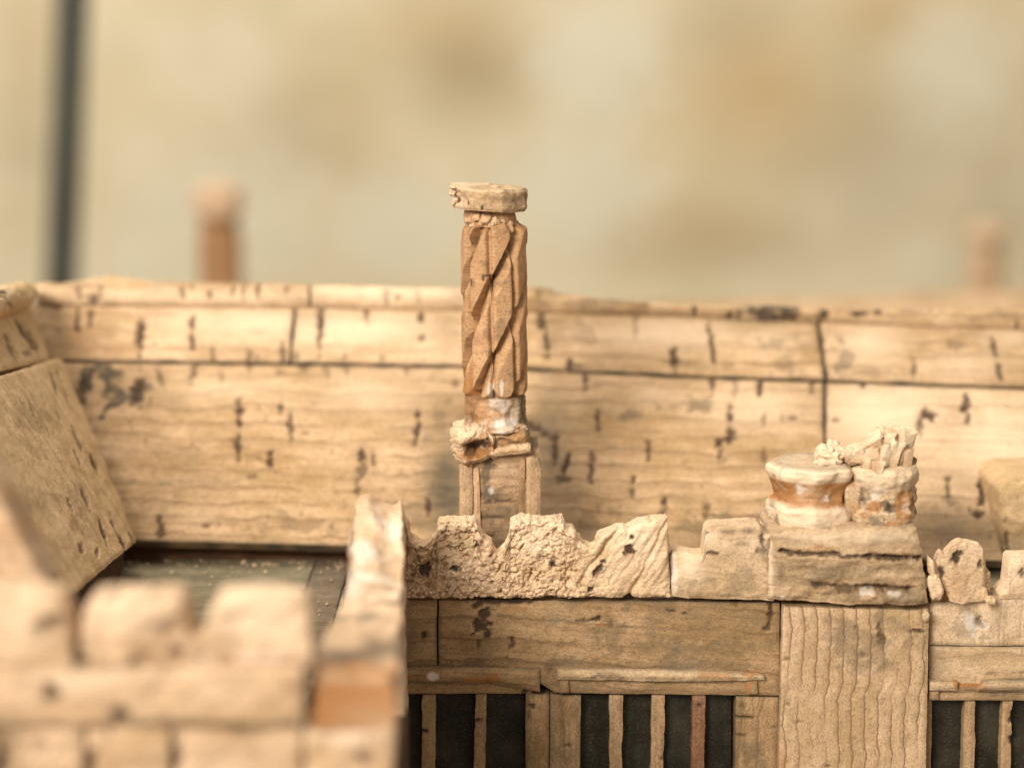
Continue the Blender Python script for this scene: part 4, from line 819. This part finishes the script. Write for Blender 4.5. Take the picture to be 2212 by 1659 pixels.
slab('frame_strip', chim, [(1122, 990), (1134, 990)], [(1120, 1215), (1132, 1215)], PP.moved(-.05), M['shaft'], thick=.3, res=.045, rough=.04, er=.03, grain='v', grime=[(1128, 1100, 20, 200, .4)])

# --- far chimneys standing on the range behind
def far_chimney(px, hw, ytop, yneck, d, label, seed):
    zt = zc(ytop, d); zn = zc(yneck, d); x0 = xc(px, ytop + 60, d); R0 = hw * K * d
    zs = np.concatenate([np.linspace(0, zn - .8, 14), np.linspace(zn - .75, zt, 40)])
    def rf(T, Z):
        r = R0 * .86 * octr(T, 8, .3) * np.ones_like(Z)
        r = r + R0 * .11 * sm(zn - .06, zn + .10, Z) - R0 * .16 * np.exp(-((Z - zn + .45) / .30) ** 2) - .3 * R0 * sm(zt - .25, zt, Z)
        return r + .03 * R0 * fbm(np.stack([np.sin(T) * 2, np.cos(T) * 2, Z], -1) + seed, 3)
    return lathe('far_chimney', bld, zs, rf, lambda Z: np.stack([0 * Z + x0, 0 * Z + d], -1), M['shaft'], 64, lambda T, Z, X: dict(pale=np.clip(.9 * sm(zn, zn + .3, Z) + (.6 if d > 130 else 0), 0, 1), grime=.6 * np.exp(-((Z - zn + .35) / .35) ** 2) * sm(-.6, .4, T), stain=.25 * sm(zn + .2, zn - .5, Z) * (d < 130)), 60, label)
far_chimney(473, 56, 400, 468, 122, 'blurred far chimney with pale head rising behind the roof at left', 1.0)
far_chimney(2130, 42, 484, 520, 146, 'blurred orange far chimney rising behind the roof at the right edge', 5.0)
# roof of the range behind, blurred
q0, q1 = P(1130, 640, 92), P(2700, 612, 92)
rear = prism('rear_roof', bld, ([[q0[0], 92, q0[2] - .5], [q0[0], 86, q0[2] - 6.5], [q0[0], 86, 0], [q0[0], 98, 0], [q0[0], 98, q0[2] - 6.5]], [[q1[0], 92, q1[2]], [q1[0], 86, q1[2] - 6], [q1[0], 86, 0], [q1[0], 98, 0], [q1[0], 98, q1[2] - 6]]), M['roofb'], label='blurred ridge of the range behind the main roof at right')
q2, q3 = P(-600, 700, 92), P(1120, 700, 92)
rear2 = prism('rear_roof', bld, ([[q2[0], 92, q2[2]], [q2[0], 80, q2[2] - 9], [q2[0], 80, 0], [q2[0], 98, 0], [q2[0], 98, q2[2] - 9]], [[q3[0], 92, q3[2]], [q3[0], 80, q3[2] - 9], [q3[0], 80, 0], [q3[0], 98, 0], [q3[0], 98, q3[2] - 9]]), M['roofb'], label='low rear range hidden behind the main roof at left')

# --- near wing, out of focus
ND = 32.3
NP = Plane((0, ND, 0), (0, -1, 0))
zcr = zc(1440, ND)
xl_, xr_ = P(-330, 1600, ND)[0], P(846, 1600, ND)[0]
nw = box('near_wing', bld, (xl_, ND + .5, 0), (xr_ - .15, 40.4, zsl - .3), M['wood'], label='out-of-focus battlemented near wing at the lower left')
def npan(name, T, B, off, mat=None, **kw):
    if name == 'merlon': T = [(x, y + 20 * (y < 1330)) for x, y in T]
    kw.setdefault('thick', .7); kw.setdefault('res', .06); kw.setdefault('rough', .04); kw.setdefault('er', .06); kw.setdefault('ew', .09)
    return slab(name, nw, T, B, NP.moved(off), mat or M['near'], **kw)
npan('merlon', [(172, 1392), (178, 1320), (188, 1280), (206, 1268), (300, 1266), (384, 1268), (396, 1280), (402, 1330), (398, 1376), (428, 1382), (446, 1352), (456, 1292), (470, 1272), (560, 1268), (650, 1274), (664, 1284), (668, 1340)], [(166, 1441), (672, 1441)], .1, pits=[(180, 1425, 28, 26, .9), (378, 1410, 34, 22, .95), (250, 1290, 30, 16, .4), (330, 1282, 20, 16, .4), (320, 1348, 30, 16, .3)],
     glue=[(450, 1432, 60, 22, .6), (540, 1424, 70, 20, .5), (600, 1430, 50, 20, .5)], gm=[(320, 1435, 120, 20, .5), (360, 1360, 60, 60, .3)], pale=[(560, 1330, 200, 140, .7), (280, 1320, 160, 100, .5)], hf=lambda G: .16 * fbm(G['W'] * 1.1, 3) - .1 * sm(415, 440, G['PX']) * sm(450, 440, G['PX']), label='two blurred bright merlons on the near wing')
npan('merlon', [(-320, 1262), (-60, 1258), (60, 1262), (122, 1272), (140, 1300), (150, 1380)], [(-320, 1441), (156, 1441)], .25, pits=[(110, 1348, 50, 30, .7, -25)], pale=[(40, 1340, 160, 140, .5)], smk=[(120, 1345, 50, 30, .5)], gm=[(150, 1330, 20, 120, .5)])
npan('string_course', [(-320, 1443), (300, 1443), (652, 1444)], [(-320, 1563), (655, 1566)], .3, pits=[(110, 1496, 40, 36, .9), (256, 1541, 42, 40, 1), (20, 1600, 40, 30, .5)], gm=[(420, 1560, 300, 12, .5), (200, 1446, 300, 14, .4)], pale=[(160, 1470, 240, 50, .5)])
npan('cork_block', [(-320, 1568), (178, 1568)], [(-320, 1860), (180, 1860)], .08, pits=[(2, 1650, 22, 70, .8), (90, 1610, 24, 30, .4)])
npan('cork_block', [(186, 1568), (366, 1568)], [(188, 1860), (366, 1860)], .08, pits=[(192, 1648, 26, 60, .9)])
npan('cork_block', [(374, 1570), (650, 1572)], [(372, 1860), (650, 1860)], .1, pits=[(378, 1640, 26, 70, .8), (530, 1585, 50, 24, .4)])
npan('cork_block', [(656, 1568), (838, 1572), (852, 1580)], [(656, 1860), (836, 1860)], .05, pits=[(788, 1640, 30, 24, .7)], pale=[(740, 1590, 160, 50, .5)])
# side parapet of the near wing running back to the front wall
def side_wall():
    st_ = [(45.6, 1112, 800, 869), (44.6, 1098, 790, 869), (44.0, 1100, 782, 868), (43.2, 1086, 770, 868), (42.8, 1092, 764, 868), (42.3, 1118, 758, 868), (41.8, 1155, 757, 867), (41.0, 1200, 756, 867), (40.0, 1248, 755, 866), (39.0, 1282, 748, 865), (38.0, 1310, 738, 864), (37.0, 1338, 724, 863), (36.0, 1368, 706, 862), (35.0, 1398, 690, 860), (34.0, 1424, 682, 857), (33.2, 1440, 680, 853), (32.5, 1452, 680, 850), (32.2, 1470, 682, 848)]
    d = np.array([s[0] for s in st_]); nd = 150; nx_ = 26; nz_ = 40
    dd = np.linspace(d.min(), d.max(), nd); o = np.argsort(d)
    top = np.interp(dd, d[o], np.array([s[1] for s in st_])[o]); lx = np.interp(dd, d[o], np.array([s[2] for s in st_])[o]); rx = np.interp(dd, d[o], np.array([s[3] for s in st_])[o])
    V = []; 
    for i in range(nd):
        zt = zc(top[i], dd[i]); xl = P(lx[i], top[i], dd[i])[0]; xr = P(rx[i], top[i], dd[i])[0]; zb = zc(1575, ND) if dd[i] < 39.9 else 6.0
        loop = [(xl, zb)] + [(xl, zb + (zt - zb) * t) for t in np.linspace(0.1, 1, nz_)] + [(xl + (xr - xl) * t, zt + .10 * math.sin(t * 7 + i * .05) * (dd[i] > 40)) for t in np.linspace(0, 1, nx_)[1:]] + [(xr, zb + (zt - zb) * t) for t in np.linspace(1, 0, nz_)[1:]]
        V.append([(x, dd[i], z) for x, z in loop])
    V = np.array(V); n = V.shape[1]
    V = V + np.stack([fbm(V * 1.3, 4), fbm(V * 1.3 + 20, 4), fbm(V * 1.3 + 40, 4)], -1) * .11 + .03 * np.stack([perlin(V * 4), 0 * V[..., 0], perlin(V * 4 + 9)], -1) * (V[..., 1] > 41)[..., None]
    idx = np.arange(nd * n).reshape(nd, n)
    F = np.stack([idx[:-1, :-1], idx[:-1, 1:], idx[1:, 1:], idx[1:, :-1]], -1).reshape(-1, 4).tolist()
    F += np.stack([idx[:-1, -1], idx[:-1, 0], idx[1:, 0], idx[1:, -1]], -1).tolist()
    F.append(idx[0][::-1].tolist()); F.append(idx[-1].tolist())
    X = V.reshape(-1, 3); n3 = fbm(X * 1.1, 4)
    gl = sm(43.0, 42.0, X[:, 1]) * sm(38.2, 39.5, X[:, 1]) * sm(-.4, .4, n3) * .5
    stn = sm(34.2, 33.0, X[:, 1]) * sm(zc(1582, ND), zc(1560, ND), X[:, 2]) * np.clip(.6 + .7 * fbm(X * .9 + 9, 3), 0, .85)
    return mesh('side_parapet', X, F, M['near'], nw, X[:, [1, 2, 0]], dict(glue=gl, stain=np.clip(stn + .35 * sm(.2, .5, fbm(X * 1.5 + 5, 3)) * (X[:, 1] > 40), 0, 1), grime=np.maximum(.6 * sm(.05, .45, fbm(X * .8 + 3, 3)) * (X[:, 1] < 40), .65 * stn * sm(-2.6, -3.2, X[:, 0] + .3 * n3)), pit=0 * n3, pale=.15 + 0 * n3), 50, 'side parapet of the near wing with glued tip and orange stained corner')  # left side of the stained corner darkened, shadow put into the colour
side_wall()
# stepped gable coping at the far left, near the viewer
slab('gable_coping', nw, [(-330, 800), (-60, 990), (0, 1070), (40, 1150), (80, 1230), (100, 1268)], [(-330, 1460), (104, 1460)], Plane((0, 34.6, 0), (0, -1, 0)), M['near'], thick=1.0, res=.08, rough=.05, er=.08, stain=[(20, 1180, 120, 200, .15)])
# cork crumbs lying on the slate
rs = np.random.RandomState(4)
Vs, Fs = [], []
for i in range(230):
    near = rs.rand() < .6
    d = 51.0 - abs(rs.normal(0, .5)) if near else rs.uniform(42, 51)
    x = rs.uniform(xc(260, 1208, 51), xc(750, 1208, 51)) if rs.rand() < .8 else rs.uniform(-2.5, 16)
    if x > -2.9 and d < 46.6: continue
    s = abs(rs.normal(0, .022)) + .012
    if rs.rand() < .03: s *= 2.0
    q = rs.normal(size=(6, 3)) * .25 * s + np.array([[1, 0, 0], [-1, 0, 0], [0, 1, 0], [0, -1, 0], [0, 0, 1], [0, 0, -1.]]) * s
    b = len(Vs) * 6
    Vs.append(q + [x, d, zsl + s * .55]); Fs += [[b + j for j in f] for f in ((0, 2, 4), (2, 1, 4), (1, 3, 4), (3, 0, 4), (2, 0, 5), (1, 2, 5), (3, 1, 5), (0, 3, 5))]
cr_ = mesh('cork_crumbs', np.concatenate(Vs), Fs, M['crumb'], None)
cr_['kind'] = 'stuff'; cr_['label'] = 'loose cork crumbs scattered on the slate gutter'; cr_['category'] = 'crumbs'
